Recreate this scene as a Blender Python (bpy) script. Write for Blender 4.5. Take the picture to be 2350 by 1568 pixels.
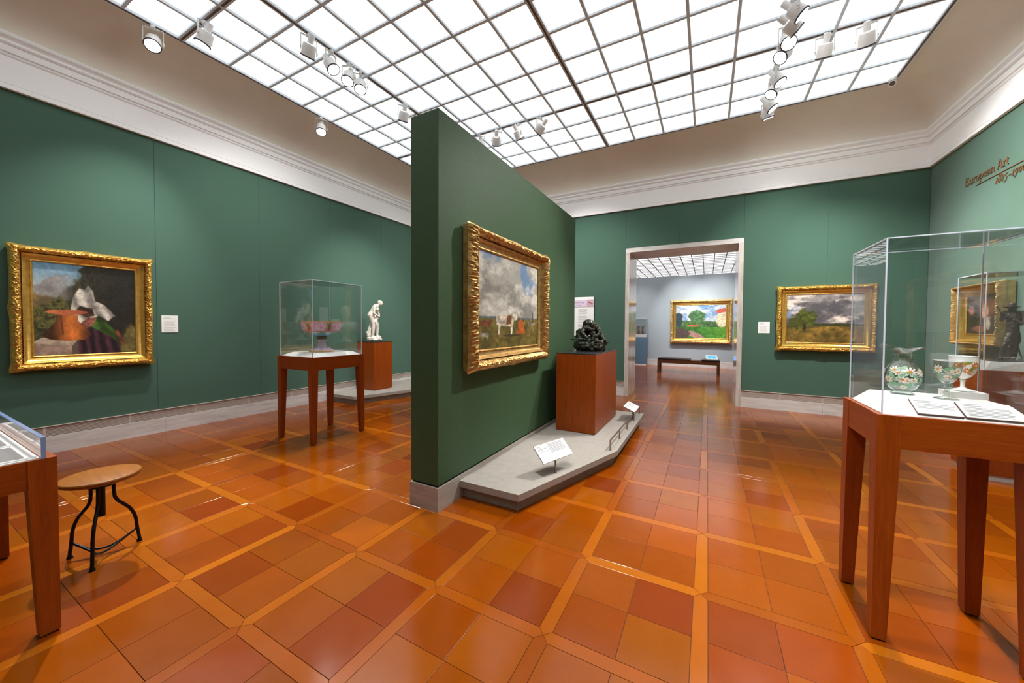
import bpy, bmesh, math, random
import numpy as np
from mathutils import Vector, Matrix

for o in list(bpy.data.objects): bpy.data.objects.remove(o)
SC = bpy.context.scene
COL = SC.collection
PI = math.pi
random.seed(7)

# ------------------------------------------------------------------ camera
W_IMG, F_PX, PPX, PPY, EYE = 2350.0, 827.488, 1181.662, 768.859, 1.35
yaw, pitch, roll = (math.radians(a) for a in (28.083, 1.391, 0.368))
c_fwd = Vector((-math.sin(yaw)*math.cos(pitch), math.cos(yaw)*math.cos(pitch), -math.sin(pitch)))
c_rt0 = Vector((math.cos(yaw), math.sin(yaw), 0)); c_up0 = c_rt0.cross(c_fwd)
c_rt = math.cos(roll)*c_rt0 + math.sin(roll)*c_up0
c_up = -math.sin(roll)*c_rt0 + math.cos(roll)*c_up0
cam = bpy.data.cameras.new('camera'); camo = bpy.data.objects.new('camera', cam); COL.objects.link(camo)
camo.matrix_world = Matrix(((c_rt.x, c_up.x, -c_fwd.x, 0), (c_rt.y, c_up.y, -c_fwd.y, 0), (c_rt.z, c_up.z, -c_fwd.z, EYE), (0, 0, 0, 1)))
cam.sensor_width = 36; cam.sensor_fit = 'HORIZONTAL'; cam.lens = F_PX/W_IMG*36
cam.shift_x = (1175-PPX)/W_IMG; cam.shift_y = (PPY-784)/W_IMG
cam.clip_start = 0.05; cam.clip_end = 80
SC.camera = camo

# ------------------------------------------------------------------ world, exposure
SC.view_settings.view_transform = 'Standard'; SC.view_settings.look = 'None'
SC.view_settings.exposure = 1.0; SC.view_settings.gamma = 1; SC.view_settings.use_curve_mapping = False
world = bpy.data.worlds.new('world'); SC.world = world; world.use_nodes = True
world.node_tree.nodes['Background'].inputs[0].default_value = (0.9, 0.93, 1, 1)
world.node_tree.nodes['Background'].inputs[1].default_value = 0.05
PANE_LIGHT = 0.60          # the luminous ceiling
FAR_LIGHT = 0.70
SPOT = 0.80

# ------------------------------------------------------------------ room dimensions (metres)
XL, XR, YB, YF = -6.0, 2.72, 7.217, -3.40
ZG, ZT, ZC = 3.605, 4.114, 4.60
PITCH, TX0, TY0 = 0.604, -0.007, 2.029      # floor lattice
CP, CX0, CY0 = 0.468, -5.38, 6.58           # ceiling lattice
DX0, DX1, DZ = -1.345, 0.445, 2.785         # doorway opening
Y2 = 7.97                                    # back of the doorway
YW = 13.6                                    # grey wall of the next room

# ------------------------------------------------------------------ helpers
def s2l(c):
    return tuple((v/12.92 if v <= .04045 else ((v+.055)/1.055)**2.4) for v in (x/255 for x in c))
def s2l_np(a):
    a = np.clip(a, 0, 1); return np.where(a <= .04045, a/12.92, ((a+.055)/1.055)**2.4)

class MB:
    def __init__(s): s.v = []; s.f = []; s.c = None
    def add(s, vs, fs):
        n = len(s.v); s.v += [tuple(p) for p in vs]; s.f += [tuple(i+n for i in f) for f in fs]; return s
    def box(s, x0, x1, y0, y1, z0, z1, ch=0.0):
        if ch <= 0:
            vs = [(x, y, z) for z in (z0, z1) for y in (y0, y1) for x in (x0, x1)]
            return s.add(vs, [(0,2,3,1),(4,5,7,6),(0,1,5,4),(2,6,7,3),(0,4,6,2),(1,3,7,5)])
        bm = bmesh.new(); bmesh.ops.create_cube(bm, size=1)
        for v in bm.verts:
            v.co = Vector((x0 if v.co.x < 0 else x1, y0 if v.co.y < 0 else y1, z0 if v.co.z < 0 else z1))
        bmesh.ops.bevel(bm, geom=list(bm.edges), offset=ch, segments=1, affect='EDGES')
        return s.bm(bm)
    def bm(s, bm):
        bm.verts.index_update()
        s.add([v.co[:] for v in bm.verts], [[v.index for v in f.verts] for f in bm.faces]); bm.free(); return s
    def prism(s, poly, z0, z1):
        n = len(poly); vs = [(x, y, z0) for x, y in poly]+[(x, y, z1) for x, y in poly]
        fs = [tuple(range(n-1, -1, -1)), tuple(range(n, 2*n))]+[(i, (i+1) % n, n+(i+1) % n, n+i) for i in range(n)]
        return s.add(vs, fs)
    def frustum(s, lo, hi, z0, z1):       # rectangles (x0,x1,y0,y1)
        a = [(lo[0], lo[2]), (lo[1], lo[2]), (lo[1], lo[3]), (lo[0], lo[3])]
        b = [(hi[0], hi[2]), (hi[1], hi[2]), (hi[1], hi[3]), (hi[0], hi[3])]
        vs = [(x, y, z0) for x, y in a]+[(x, y, z1) for x, y in b]
        return s.add(vs, [(3,2,1,0),(4,5,6,7),(0,1,5,4),(1,2,6,5),(2,3,7,6),(3,0,4,7)])
    def lathe(s, prof, n=32, cx=0, cy=0, cap=True):
        vs = []; fs = []
        for r, z in prof:
            for k in range(n):
                a = 2*PI*k/n; vs.append((cx+r*math.cos(a), cy+r*math.sin(a), z))
        for i in range(len(prof)-1):
            for k in range(n):
                fs.append((i*n+k, i*n+(k+1) % n, (i+1)*n+(k+1) % n, (i+1)*n+k))
        if cap:
            if prof[0][0] > 1e-4: fs.append(tuple(range(n-1, -1, -1)))
            if prof[-1][0] > 1e-4: fs.append(tuple(range((len(prof)-1)*n, len(prof)*n)))
        return s.add(vs, fs)
    def tube(s, pts, r, n=8, closed=False):
        P = [Vector(p) for p in pts]; m = len(P); rs = r if isinstance(r, (list, tuple)) else [r]*m
        vs = []; fs = []; prev = None
        for i in range(m):
            if closed: t = P[(i+1) % m]-P[i-1]
            else: t = P[min(i+1, m-1)]-P[max(i-1, 0)]
            t.normalize()
            if prev is None:
                a = Vector((0, 0, 1)) if abs(t.z) < .9 else Vector((1, 0, 0)); u = t.cross(a).normalized()
            else:
                u = (prev-t*prev.dot(t)).normalized()
            prev = u; w = t.cross(u)
            for k in range(n):
                a = 2*PI*k/n; vs.append(P[i]+rs[i]*(math.cos(a)*u+math.sin(a)*w))
        for i in range(m if closed else m-1):
            j = (i+1) % m
            for k in range(n): fs.append((i*n+k, i*n+(k+1) % n, j*n+(k+1) % n, j*n+k))
        if not closed: fs += [tuple(range(n-1, -1, -1)), tuple(range((m-1)*n, m*n))]
        return s.add(vs, fs)
    def ball(s, c, r, seg=12, rings=8):
        rx, ry, rz = r if isinstance(r, (tuple, list)) else (r, r, r)
        prof = [(math.sin(PI*i/rings), -math.cos(PI*i/rings)) for i in range(rings+1)]
        m = MB().lathe([(max(p[0], 1e-5), p[1]) for p in prof], seg, cap=False)
        return s.add([(c[0]+x*rx, c[1]+y*ry, c[2]+z*rz) for x, y, z in m.v], m.f)
    def xf(s, M):
        s.v = [tuple(M @ Vector(p)) for p in s.v]; return s
    def mesh(s, name, mat, smooth=False, cols=None):
        me = bpy.data.meshes.new(name); me.from_pydata(s.v, [], s.f); me.update()
        if mat: me.materials.append(M[mat] if isinstance(mat, str) else mat)
        if cols is not None:
            at = me.color_attributes.new('Col', 'FLOAT_COLOR', 'POINT')
            a = np.ones((len(s.v), 4), np.float32); a[:, :3] = cols
            at.data.foreach_set('color', a.ravel())
        if smooth:
            me.polygons.foreach_set('use_smooth', [True]*len(me.polygons))
            if smooth != 'all':
                try: me.set_sharp_from_angle(angle=math.radians(smooth if smooth is not True else 35))
                except Exception: pass
        return me
    def build(s, name, mat, parent=None, smooth=False, cols=None):
        return link(name, s.mesh(name, mat, smooth, cols), parent)

def link(name, me, parent=None):
    o = bpy.data.objects.new(name, me); COL.objects.link(o)
    if parent is not None: o.parent = parent
    return o
def tag(o, label=None, cat=None, group=None, kind=None):
    if label: o['label'] = label
    if cat: o['category'] = cat
    if group: o['group'] = group
    if kind: o['kind'] = kind
    return o
def thing(name, label, cat, loc=(0, 0, 0), rz=0, group=None):
    o = bpy.data.objects.new(name, None); COL.objects.link(o); o.empty_display_size = .1
    o.location = loc; o.rotation_euler = (0, 0, rz)
    return tag(o, label, cat, group)
def struct(o): o['kind'] = 'structure'; return o
def bx(*a, **k): return MB().box(*a, **k)

# ------------------------------------------------------------------ materials
M = {}
class NT:
    def __init__(s, name):
        s.m = bpy.data.materials.new(name); s.m.use_nodes = True; s.t = s.m.node_tree; s.n = s.t.nodes; s.l = s.t.links
        s.b = s.n['Principled BSDF']; M[name] = s.m
    def new(s, t, **k):
        n = s.n.new(t)
        for a, v in k.items(): setattr(n, a, v)
        return n
    def set(s, **k):
        for a, v in k.items():
            i = s.b.inputs[a.replace('_', ' ')]
            i.default_value = (*v, 1) if isinstance(v, tuple) and len(v) == 3 else v
        return s
    def coords(s, scale=(1, 1, 1), kind='Object'):
        tc = s.new('ShaderNodeTexCoord'); mp = s.new('ShaderNodeMapping'); mp.inputs['Scale'].default_value = scale
        s.l.new(tc.outputs[kind], mp.inputs['Vector']); return mp.outputs[0]
    def noise(s, vec, scale=5, detail=4, rough=.55, dist=0):
        n = s.new('ShaderNodeTexNoise'); n.inputs['Scale'].default_value = scale; n.inputs['Detail'].default_value = detail
        n.inputs['Roughness'].default_value = rough; n.inputs['Distortion'].default_value = dist
        s.l.new(vec, n.inputs['Vector']); return n.outputs['Fac']
    def ramp(s, fac, stops):
        r = s.new('ShaderNodeValToRGB'); e = r.color_ramp.elements
        while len(e) < len(stops): e.new(.5)
        for i, (p, c) in enumerate(stops): e[i].position = p; e[i].color = (*c, 1)
        s.l.new(fac, r.inputs[0]); return r.outputs[0]
    def mix(s, fac, a, b, mode='MIX'):
        n = s.new('ShaderNodeMix', data_type='RGBA', blend_type=mode)
        for i, v in ((0, fac), (6, a), (7, b)):
            if isinstance(v, (int, float)): n.inputs[i].default_value = v
            elif isinstance(v, tuple): n.inputs[i].default_value = (*v, 1)
            else: s.l.new(v, n.inputs[i])
        return n.outputs[2]
    def bump(s, h, strength=.2, dist=.01):
        n = s.new('ShaderNodeBump'); n.inputs['Strength'].default_value = strength; n.inputs['Distance'].default_value = dist
        s.l.new(h, n.inputs['Height']); s.l.new(n.outputs[0], s.b.inputs['Normal']); return s
    def col(s, c): s.l.new(c, s.b.inputs['Base Color']); return s

def plain(name, srgb, rough=.6, metal=0, spec=.5, **k):
    n = NT(name); n.set(Base_Color=s2l(srgb), Roughness=rough, Metallic=metal)
    n.b.inputs['Specular IOR Level'].default_value = spec
    for a, v in k.items(): n.set(**{a: v})
    return n

n = NT('green_fabric'); v = n.coords()
n.col(n.ramp(n.noise(v, 260, 2, .7), [(.3, (.056, .122, .086)), (.7, (.074, .148, .108))])).set(Roughness=.95)
n.b.inputs['Specular IOR Level'].default_value = .15; n.b.inputs['Sheen Weight'].default_value = .25; n.b.inputs['Sheen Roughness'].default_value = .5
n.bump(n.noise(v, 400, 2), .25, .002)
n = NT('green_paint'); v = n.coords()
n.col(n.ramp(n.noise(v, 40, 3, .6), [(.3, (.046, .094, .044)), (.7, (.054, .106, .052))])).set(Roughness=.55)
n.b.inputs['Specular IOR Level'].default_value = .2; n.bump(n.noise(v, 220, 2), .08, .002)
plain('seam_dark', (22, 34, 28), .95)
n = NT('cove_paint'); v = n.coords()
n.col(n.ramp(n.noise(v, 1.5, 3), [(.3, (.79, .715, .61)), (.7, (.85, .775, .67))])).set(Roughness=.9)
plain('white_trim', (248, 247, 247), .6)
plain('bar_metal', (228, 238, 248), .6)
plain('far_bar', (168, 152, 146), .7)
plain('slot_dark', (104, 84, 78), .7)
for nm, st in (('ceiling_glass', PANE_LIGHT), ('far_ceiling_glass', FAR_LIGHT)):
    n = NT(nm); v = n.coords((1, 1, 1)); oi = n.new('ShaderNodeObjectInfo')
    w = n.new('ShaderNodeTexWave'); w.wave_type = 'BANDS'; w.bands_direction = 'X'; w.inputs['Scale'].default_value = 22
    n.l.new(v, w.inputs['Vector'])
    e1 = n.mix(w.outputs['Fac'], (.90, .945, .965), (.95, .985, 1))
    e2 = n.mix(oi.outputs['Random'], e1, n.mix(1.0, e1, (.90, .90, .905), 'MULTIPLY'))
    n.set(Base_Color=(.8, .82, .82), Roughness=.35); n.l.new(e2, n.b.inputs['Emission Color']); n.b.inputs['Emission Strength'].default_value = st
# floor tiles: colour of the single tile from the object, mottling from noise
for nm in ('floor_tile', 'floor_tile_far'):
    n = NT(nm)
    if nm == 'floor_tile':
        oi = n.new('ShaderNodeObjectInfo'); base = oi.outputs['Color']
        tc = n.new('ShaderNodeTexCoord'); v = n.new('ShaderNodeVectorMath', operation='ADD')
        n.l.new(tc.outputs['Object'], v.inputs[0]); n.l.new(oi.outputs['Location'], v.inputs[1]); v = v.outputs[0]
    else:
        at = n.new('ShaderNodeAttribute', attribute_name='Col'); base = at.outputs['Color']; v = n.coords()
    g = n.noise(v, 7, 5, .6); f = n.noise(v, 240, 2, .6)
    c = n.mix(1.0, base, n.ramp(g, [(.25, (.93, .92, .88)), (.75, (1.05, 1.06, 1.1))]), 'MULTIPLY')
    c = n.mix(1.0, c, n.ramp(f, [(.3, (.92, .92, .92)), (.7, (1.07, 1.07, 1.07))]), 'MULTIPLY')
    n.col(c)
    rr = n.new('ShaderNodeMapRange'); rr.inputs[3].default_value = .12; rr.inputs[4].default_value = .19
    n.l.new(g, rr.inputs[0]); n.l.new(rr.outputs[0], n.b.inputs['Roughness'])
    n.b.inputs['Specular IOR Level'].default_value = .40
    n.bump(n.noise(v, 3, 2), .03, .004)
plain('grout', (70, 38, 20), .8)
def wood(name, axis, dark, light, rough=.38):
    n = NT(name); sc = [26, 26, 26]; sc[axis] = 1.6
    v = n.coords(tuple(sc)); g = n.noise(v, 1.6, 5, .65, .4); f = n.noise(n.coords(tuple(6*x for x in sc)), 1.5, 2)
    c = n.ramp(g, [(.25, dark), (.75, light)]); c = n.mix(1.0, c, n.ramp(f, [(.3, (.85, .85, .85)), (.7, (1.1, 1.1, 1.1))]), 'MULTIPLY')
    n.col(c).set(Roughness=rough); n.b.inputs['Specular IOR Level'].default_value = .25
    n.bump(g, .03, .002)
for a, s in enumerate('xyz'):
    wood('cherry_'+s, a, (.23, .038, .002), (.35, .068, .004))
wood('seat_wood', 0, (.20, .060, .004), (.36, .125, .008), .45)
wood('bench_wood', 0, (.12, .045, .02), (.20, .08, .035))
n = NT('travertine'); v = n.coords((1.2, 1.2, 9))
n.col(n.ramp(n.noise(v, 2.2, 7, .62, .6), [(.28, (.50, .47, .44)), (.5, (.66, .63, .605)), (.72, (.76, .74, .72))])).set(Roughness=.4)
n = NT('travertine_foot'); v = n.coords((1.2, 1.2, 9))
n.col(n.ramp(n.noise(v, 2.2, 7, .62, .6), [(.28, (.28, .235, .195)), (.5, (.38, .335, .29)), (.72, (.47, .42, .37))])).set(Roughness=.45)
n = NT('travertine_upright'); v = n.coords((9, 9, 1.2))
n.col(n.ramp(n.noise(v, 2.2, 7, .62, .6), [(.28, (.46, .40, .36)), (.5, (.60, .545, .50)), (.72, (.72, .67, .62))])).set(Roughness=.12)
plain('vent_metal', (208, 192, 182), .5); plain('vent_dark', (128, 108, 96), .8); plain('brown_cap', (150, 98, 70), .5)
n = NT('plinth_stone'); v = n.coords()
n.col(n.ramp(n.noise(v, 18, 6, .7), [(.3, (.34, .31, .27)), (.7, (.41, .375, .335))])).set(Roughness=.7)
n = NT('stone_edge'); v = n.coords()
n.col(n.ramp(n.noise(v, 30, 5, .7), [(.3, (.29, .25, .21)), (.7, (.36, .32, .27))])).set(Roughness=.75)
# gilding
def gold(name, deep, hi, rough=.33):
    n = NT(name); v = n.coords()
    g = n.noise(v, 22, 5, .65)
    n.col(n.ramp(g, [(.25, deep), (.6, hi), (.9, tuple(min(1, 1.15*x) for x in hi))])).set(Metallic=.78, Roughness=rough)
    n.bump(n.noise(v, 75, 5, .65), .45, .004)
gold('gold_bright', (.50, .235, .035), (.93, .58, .13)); gold('gold_antique', (.34, .165, .045), (.74, .46, .16)); gold('gold_pale', (.46, .25, .08), (.85, .58, .24), .4)
gold('gold_smooth', (.66, .36, .06), (.92, .60, .15), .25)
n = NT('canvas_paint'); at = n.new('ShaderNodeAttribute', attribute_name='Col'); n.col(at.outputs['Color']).set(Roughness=.45)
n.bump(n.noise(n.coords(), 160, 3), .12, .002)
n = NT('porcelain'); at = n.new('ShaderNodeAttribute', attribute_name='Col'); n.col(at.outputs['Color']).set(Roughness=.15)
plain('case_white', (242, 241, 238), .6); plain('case_grey', (200, 196, 192), .6); plain('card_white', (245, 245, 243), .7); plain('card_edge', (120, 92, 78), .6)
plain('ink', (140, 140, 142), .8); plain('ink_dark', (85, 78, 90), .8); plain('card_grey', (128, 124, 122), .85)
plain('steel', (150, 132, 120), .35, .8); plain('black_iron', (30, 27, 24), .42, .6); plain('granite_black', (40, 40, 42), .3)
plain('lamp_white', (236, 234, 232), .4); plain('rim_dark', (52, 44, 56), .6)
n = plain('lamp_lens', (255, 255, 255), .3); n.b.inputs['Emission Color'].default_value = (1, .98, .95, 1); n.b.inputs['Emission Strength'].default_value = 22
n = NT('marble_white'); n.col(n.ramp(n.noise(n.coords(), 12, 5), [(.3, (.70, .62, .54)), (.7, (.82, .75, .68))])).set(Roughness=.4)
n = NT('bronze_green'); v = n.coords(); n.col(n.ramp(n.noise(v, 14, 5, .65), [(.35, (.030, .030, .022)), (.65, (.085, .095, .07))])).set(Roughness=.28, Metallic=.6); n.bump(n.noise(v, 45, 4), .5, .006)
n = NT('bronze_dark'); v = n.coords(); n.col(n.ramp(n.noise(v, 20, 4), [(.35, (.06, .044, .036)), (.65, (.12, .09, .075))])).set(Roughness=.26, Metallic=.45); n.bump(n.noise(v, 90, 3), .35, .003)
n = NT('grey_wall'); v = n.coords(); n.col(n.ramp(n.noise(v, 50, 3), [(.3, (.36, .42, .46)), (.7, (.40, .455, .495))])).set(Roughness=.8)
plain('blue_plinth', (96, 128, 150), .5); plain('leather', (48, 28, 22), .35)
plain('brass_text', (150, 105, 70), .4, .5); plain('petal', (246, 236, 226), .4); plain('petal_orange', (226, 130, 40), .4); plain('flower_eye', (214, 150, 40), .4); plain('leaf_green', (132, 180, 146), .4); plain('leaf_olive', (150, 150, 70), .4)
n = plain('opal_glass', (244, 243, 240), .12); n.b.inputs['Subsurface Weight'].default_value = .2
plain('tablet_white', (245, 245, 245), .3)
n = plain('screen_blue', (40, 140, 235), .2); n.b.inputs['Emission Color'].default_value = (*s2l((40, 140, 235)), 1); n.b.inputs['Emission Strength'].default_value = .7
plain('poster_lilac', (222, 206, 226), .7); plain('poster_photo', (205, 170, 185), .6); plain('poster_red', (190, 80, 70), .6); plain('poster_ink', (120, 95, 135), .7)
plain('vase_gold', (176, 128, 60), .25, .7); plain('vase_dark', (90, 60, 30), .3, .4); plain('vase_red', (170, 60, 45), .5)
n = plain('glass_edge', (224, 235, 252), .12)
plain('glass_edge_blue', (132, 156, 200), .12)
def thin_glass(name, tint, gain=1.0, base=.04, rough=.0):
    n = NT(name); n.n.remove(n.b); out = n.n['Material Output']
    tr = n.new('ShaderNodeBsdfTransparent'); tr.inputs[0].default_value = (*tint, 1)
    gl = n.new('ShaderNodeBsdfGlossy'); gl.inputs['Roughness'].default_value = rough
    lw = n.new('ShaderNodeLayerWeight'); lw.inputs[0].default_value = .5
    p = n.new('ShaderNodeMath', operation='POWER'); p.inputs[1].default_value = 5; n.l.new(lw.outputs['Facing'], p.inputs[0])
    ma = n.new('ShaderNodeMath', operation='MULTIPLY_ADD'); ma.inputs[1].default_value = .96*gain; ma.inputs[2].default_value = base*gain; n.l.new(p.outputs[0], ma.inputs[0]); ma.use_clamp = True
    mx = n.new('ShaderNodeMixShader'); n.l.new(ma.outputs[0], mx.inputs[0]); n.l.new(tr.outputs[0], mx.inputs[1]); n.l.new(gl.outputs[0], mx.inputs[2])
    n.l.new(mx.outputs[0], out.inputs['Surface'])
thin_glass('pane_glass', (.99, .996, .994), 1.0, .068)
thin_glass('vessel_glass', (.88, .93, .91), 1.6, .12, .02)

# ------------------------------------------------------------------ numpy picture helpers
def vnoise(u, v, f, seed):
    r = np.random.RandomState(seed); g = r.rand(64, 64); x = (u*f) % 63; y = (v*f) % 63
    i = x.astype(int); j = y.astype(int); a = x-i; b = y-j; a = a*a*(3-2*a); b = b*b*(3-2*b)
    return (g[i, j]*(1-a)+g[i+1, j]*a)*(1-b)+(g[i, j+1]*(1-a)+g[i+1, j+1]*a)*b
def fbm(u, v, f, seed, o=5):
    s = 0; a = .5; t = 0
    for k in range(o): s = s+a*vnoise(u+k*1.7, v+k*2.3, f*2**k, seed+k); t += a; a *= .55
    return s/t
def lerp(a, b, t):
    t = np.clip(t, 0, 1)[..., None]; return np.asarray(a)*(1-t)+np.asarray(b)*t
def C(*c): return np.array(c)/255.
def blob(img, u, v, cx, cy, rx, ry, col, soft=.25, jit=.25, seed=3, ang=0, tex=.2):
    d = fbm(u, v, 14, seed, 4)-.5; ca, sa = math.cos(ang), math.sin(ang)
    x = (u-cx)*ca+(v-cy)*sa; y = -(u-cx)*sa+(v-cy)*ca
    r = np.sqrt((x/rx)**2+(y/ry)**2)+d*jit*2
    m = 1/(1+np.exp((r-1)/soft*5)); t = 1+(fbm(u, v, 30, seed+5, 4)-.5)*2*tex
    return lerp(img, np.asarray(col)[None, None, :]*t[..., None], m)

# ================================================================== STRUCTURE
# ---- floor: cork-like tiles, 2 x 2 to a cell, framed by mitred strips
def px_of(P):
    d = Vector(P)-Vector((0, 0, EYE)); z = d.dot(c_fwd)
    if z < .15: return None
    return (PPX+F_PX*d.dot(c_rt)/z, PPY-F_PX*d.dot(c_up)/z, z)
TILE_COLS = [s2l(c) for c in ((140, 65, 3), (147, 73, 4), (137, 61, 3), (147, 69, 6), (131, 55, 2), (143, 72, 2), (141, 68, 5), (138, 65, 2), (140, 65, 4), (144, 69, 3), (122, 48, 2))]
STRIP_COLS = [s2l(c) for c in ((162, 84, 8), (168, 91, 11), (150, 73, 6), (143, 67, 5), (158, 80, 8))]
floor = struct(bx(XL-.1, XR+.1, YF-.1, YB+.02, -.12, -.004).build('floor', 'grout'))
SW = .064; GAP = .0011; TS = (PITCH-SW)/2
def tile_mesh(poly, name):
    m = MB(); n = len(poly); e = .0007
    cx = sum(p[0] for p in poly)/n; cy = sum(p[1] for p in poly)/n
    inn = [(x-e*(1 if x > cx else -1), y-e*(1 if y > cy else -1)) for x, y in poly]
    m.add([(x, y, -.006) for x, y in poly]+[(x, y, -.0004) for x, y in poly]+[(x, y, 0) for x, y in inn],
          [tuple(range(2*n, 3*n))]+[(a*n+i, a*n+(i+1) % n, (a+1)*n+(i+1) % n, (a+1)*n+i) for a in (0, 1) for i in range(n)])
    return m
h = TS/2-GAP
TILE_P = [(-h, -h), (h, -h), (h, h), (-h, h)]
w = SW/2-GAP; L = PITCH/2
HX = [(-L+GAP*1.4, 0), (-L+SW/2, -w), (L-SW/2, -w), (L-GAP*1.4, 0), (L-SW/2, w), (-L+SW/2, w)]
HY = [(-y, x) for x, y in HX]
KIND = {'t': (TILE_P, 'floor_tile'), 'x': (HX, 'border_strip'), 'y': (HY, 'border_strip')}
def lattice(x0, x1, y0, y1):
    out = []
    i0, i1 = int((x0-TX0)//PITCH)-1, int((x1-TX0)//PITCH)+1; j0, j1 = int((y0-TY0)//PITCH)-1, int((y1-TY0)//PITCH)+1
    for i in range(i0, i1+1):
        for j in range(j0, j1+1):
            X, Y = TX0+i*PITCH, TY0+j*PITCH
            for a in (0, 1):
                for b in (0, 1): out.append(('t', X+SW/2+TS*(a+.5), Y+SW/2+TS*(b+.5)))
            out.append(('x', X+PITCH/2, Y)); out.append(('y', X, Y+PITCH/2))
    return out
def clip_poly(poly, x0, x1, y0, y1):
    for ax, val, sg in ((0, x0, 1), (0, x1, -1), (1, y0, 1), (1, y1, -1)):
        res = []
        for k in range(len(poly)):
            a, b = poly[k-1], poly[k]; da, db = sg*(a[ax]-val), sg*(b[ax]-val)
            if (da >= 0) != (db >= 0):
                t = da/(da-db); res.append((a[0]+t*(b[0]-a[0]), a[1]+t*(b[1]-a[1])))
            if db >= 0: res.append(b)
        poly = res
        if len(poly) < 3: return None
    return poly
rnd = random.Random(11)
cells = lattice(XL, XR, YF, YB)
info = []
for k, x, y in cells:
    inside = XL+.3 < x < XR-.3 and YF+.35 < y < YB-.35
    p = px_of((x, y, 0)); size = 0
    if inside and p and -60 < p[0] < 2410 and p[1] < 1640: size = 1/p[2]**2*abs(EYE/p[2])
    info.append([size, k, x, y])
best = {}
for grp in ('t', 'xy'):
    L_ = sorted([q for q in info if q[1] in grp and q[0] > 0], key=lambda q: -q[0])[:298]
    for q in L_: best[(q[1], q[2], q[3])] = 1
shared = {k: tile_mesh(KIND[k][0], KIND[k][1]).mesh(KIND[k][1], 'floor_tile') for k in KIND}
def pick(k):
    c = rnd.choice(TILE_COLS if k == 't' else STRIP_COLS); f = rnd.uniform(.88, 1.12); return tuple(v*f for v in c)
rest = {'floor_tile': (MB(), []), 'border_strip': (MB(), [])}
def emit_rest(dst, k, x, y, rect, col):
    poly = clip_poly([(x+a, y+b) for a, b in KIND[k][0]], *rect)
    if not poly: return
    m = tile_mesh(poly, ''); b, cc = dst[KIND[k][1]]; b.add(m.v, m.f); cc += [col]*len(m.v)
for size, k, x, y in info:
    c = pick(k)
    if (k, x, y) in best:
        o = link(KIND[k][1], shared[k], floor); o.location = (x, y, 0); o.color = (*c, 1)
    else: emit_rest(rest, k, x, y, (XL, XR, YF, YB), c)
for nm, (b, cc) in rest.items():
    tag(b.build(nm, 'floor_tile_far', floor, cols=np.array(cc)), kind='stuff')
# next room's floor
ffar = struct(bx(-7, 5, YB+.02, 26, -.12, -.004).build('floor', 'grout'))
rest2 = {'floor_tile': (MB(), []), 'border_strip': (MB(), [])}
for k, x, y in lattice(-4.4, 3.4, YB, 15): 
    for rect in ((DX0, DX1, YB, Y2), (-4.4, 3.4, Y2, 15)):
        emit_rest(rest2, k, x, y, rect, pick(k))
for nm, (b, cc) in rest2.items():
    tag(b.build(nm, 'floor_tile_far', ffar, cols=np.array(cc)), kind='stuff')

# ---- luminous ceiling
NXP, NYP = 16, 20
cx1, cy1 = CX0+NXP*CP, CY0-NYP*CP
def sweep(prof, x0=XL, x1=XR, y0=YF, y1=YB):
    """profile (inset, z) swept round the room rectangle, mitred"""
    m = MB(); n = len(prof); vs = []
    for o, z in prof: vs += [(x0+o, y0+o, z), (x1-o, y0+o, z), (x1-o, y1-o, z), (x0+o, y1-o, z)]
    m.add(vs, [(i*4+k, i*4+(k+1) % 4, (i+1)*4+(k+1) % 4, (i+1)*4+k) for i in range(n-1) for k in range(4)])
    return m
inset = .62
cove = [(.055, ZT-.02)]+[(.055+(inset-.055)*(1-math.cos(a)), ZT+(ZC+.012-ZT)*math.sin(a)) for a in (PI/2*i/16 for i in range(17))]
ceiling = struct(sweep(cove).build('ceiling', 'cove_paint', smooth='all'))
for i in range(4):
    pass
panes = []
BW = .030
gx = [CX0+CP*i for i in range(NXP+1)]; gy = [CY0-CP*j for j in range(NYP+1)]
pane_me = bx(-CP/2+.002, CP/2-.002, -CP/2+.002, CP/2-.002, 0, .012).mesh('glass_pane', 'ceiling_glass')
hid = MB(); cnt = 0
for j in range(NYP):
    for i in range(NXP):
        x, y = gx[i]+CP/2, gy[j]-CP/2
        if y > -1.1 and cnt < 300:
            o = link('glass_pane', pane_me, ceiling); o.location = (x, y, ZC+.022); cnt += 1
        else: hid.box(x-CP/2+.002, x+CP/2-.002, y-CP/2+.002, y+CP/2-.002, ZC+.022, ZC+.034)
tag(hid.build('glass_pane', 'ceiling_glass', ceiling), kind='stuff')
def bar(x0, x1, y0, y1, wide, parent, along):
    hw = wide/2
    m = MB()
    if along == 'y': m.box(x0-hw, x0+hw, y0, y1, ZC-.006, ZC+.022)
    else: m.box(x0, x1, y0-hw, y0+hw, ZC-.004, ZC+.020)
    return m.build('glazing_bar', 'bar_metal', parent)
TRX, TRY = (3, 8, 13), (3, 10, 17)
for i, x in enumerate(gx):
    edge = i in (0, NXP)
    b = bar(x, x, cy1, CY0, .062 if i in TRX else (.05 if edge else BW), ceiling, 'y')
    if i in TRX or edge: bx(x-.011, x+.011, cy1, CY0, ZC-.0075, ZC-.0055).build('track_slot', 'slot_dark', b)
for j, y in enumerate(gy):
    edge = j in (0, NYP)
    b = bar(CX0, cx1, y, y, .062 if j in TRY else (.05 if edge else BW), ceiling, 'x')
    if j in TRY or edge: bx(CX0, cx1, y-.011, y+.011, ZC-.0058, ZC-.0038).build('track_slot', 'slot_dark', b)
bx(XL-.3, XR+.3, YF-.3, YB+.3, ZC+.05, ZC+.15).build('ceiling_deck', 'white_trim', ceiling)

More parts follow.
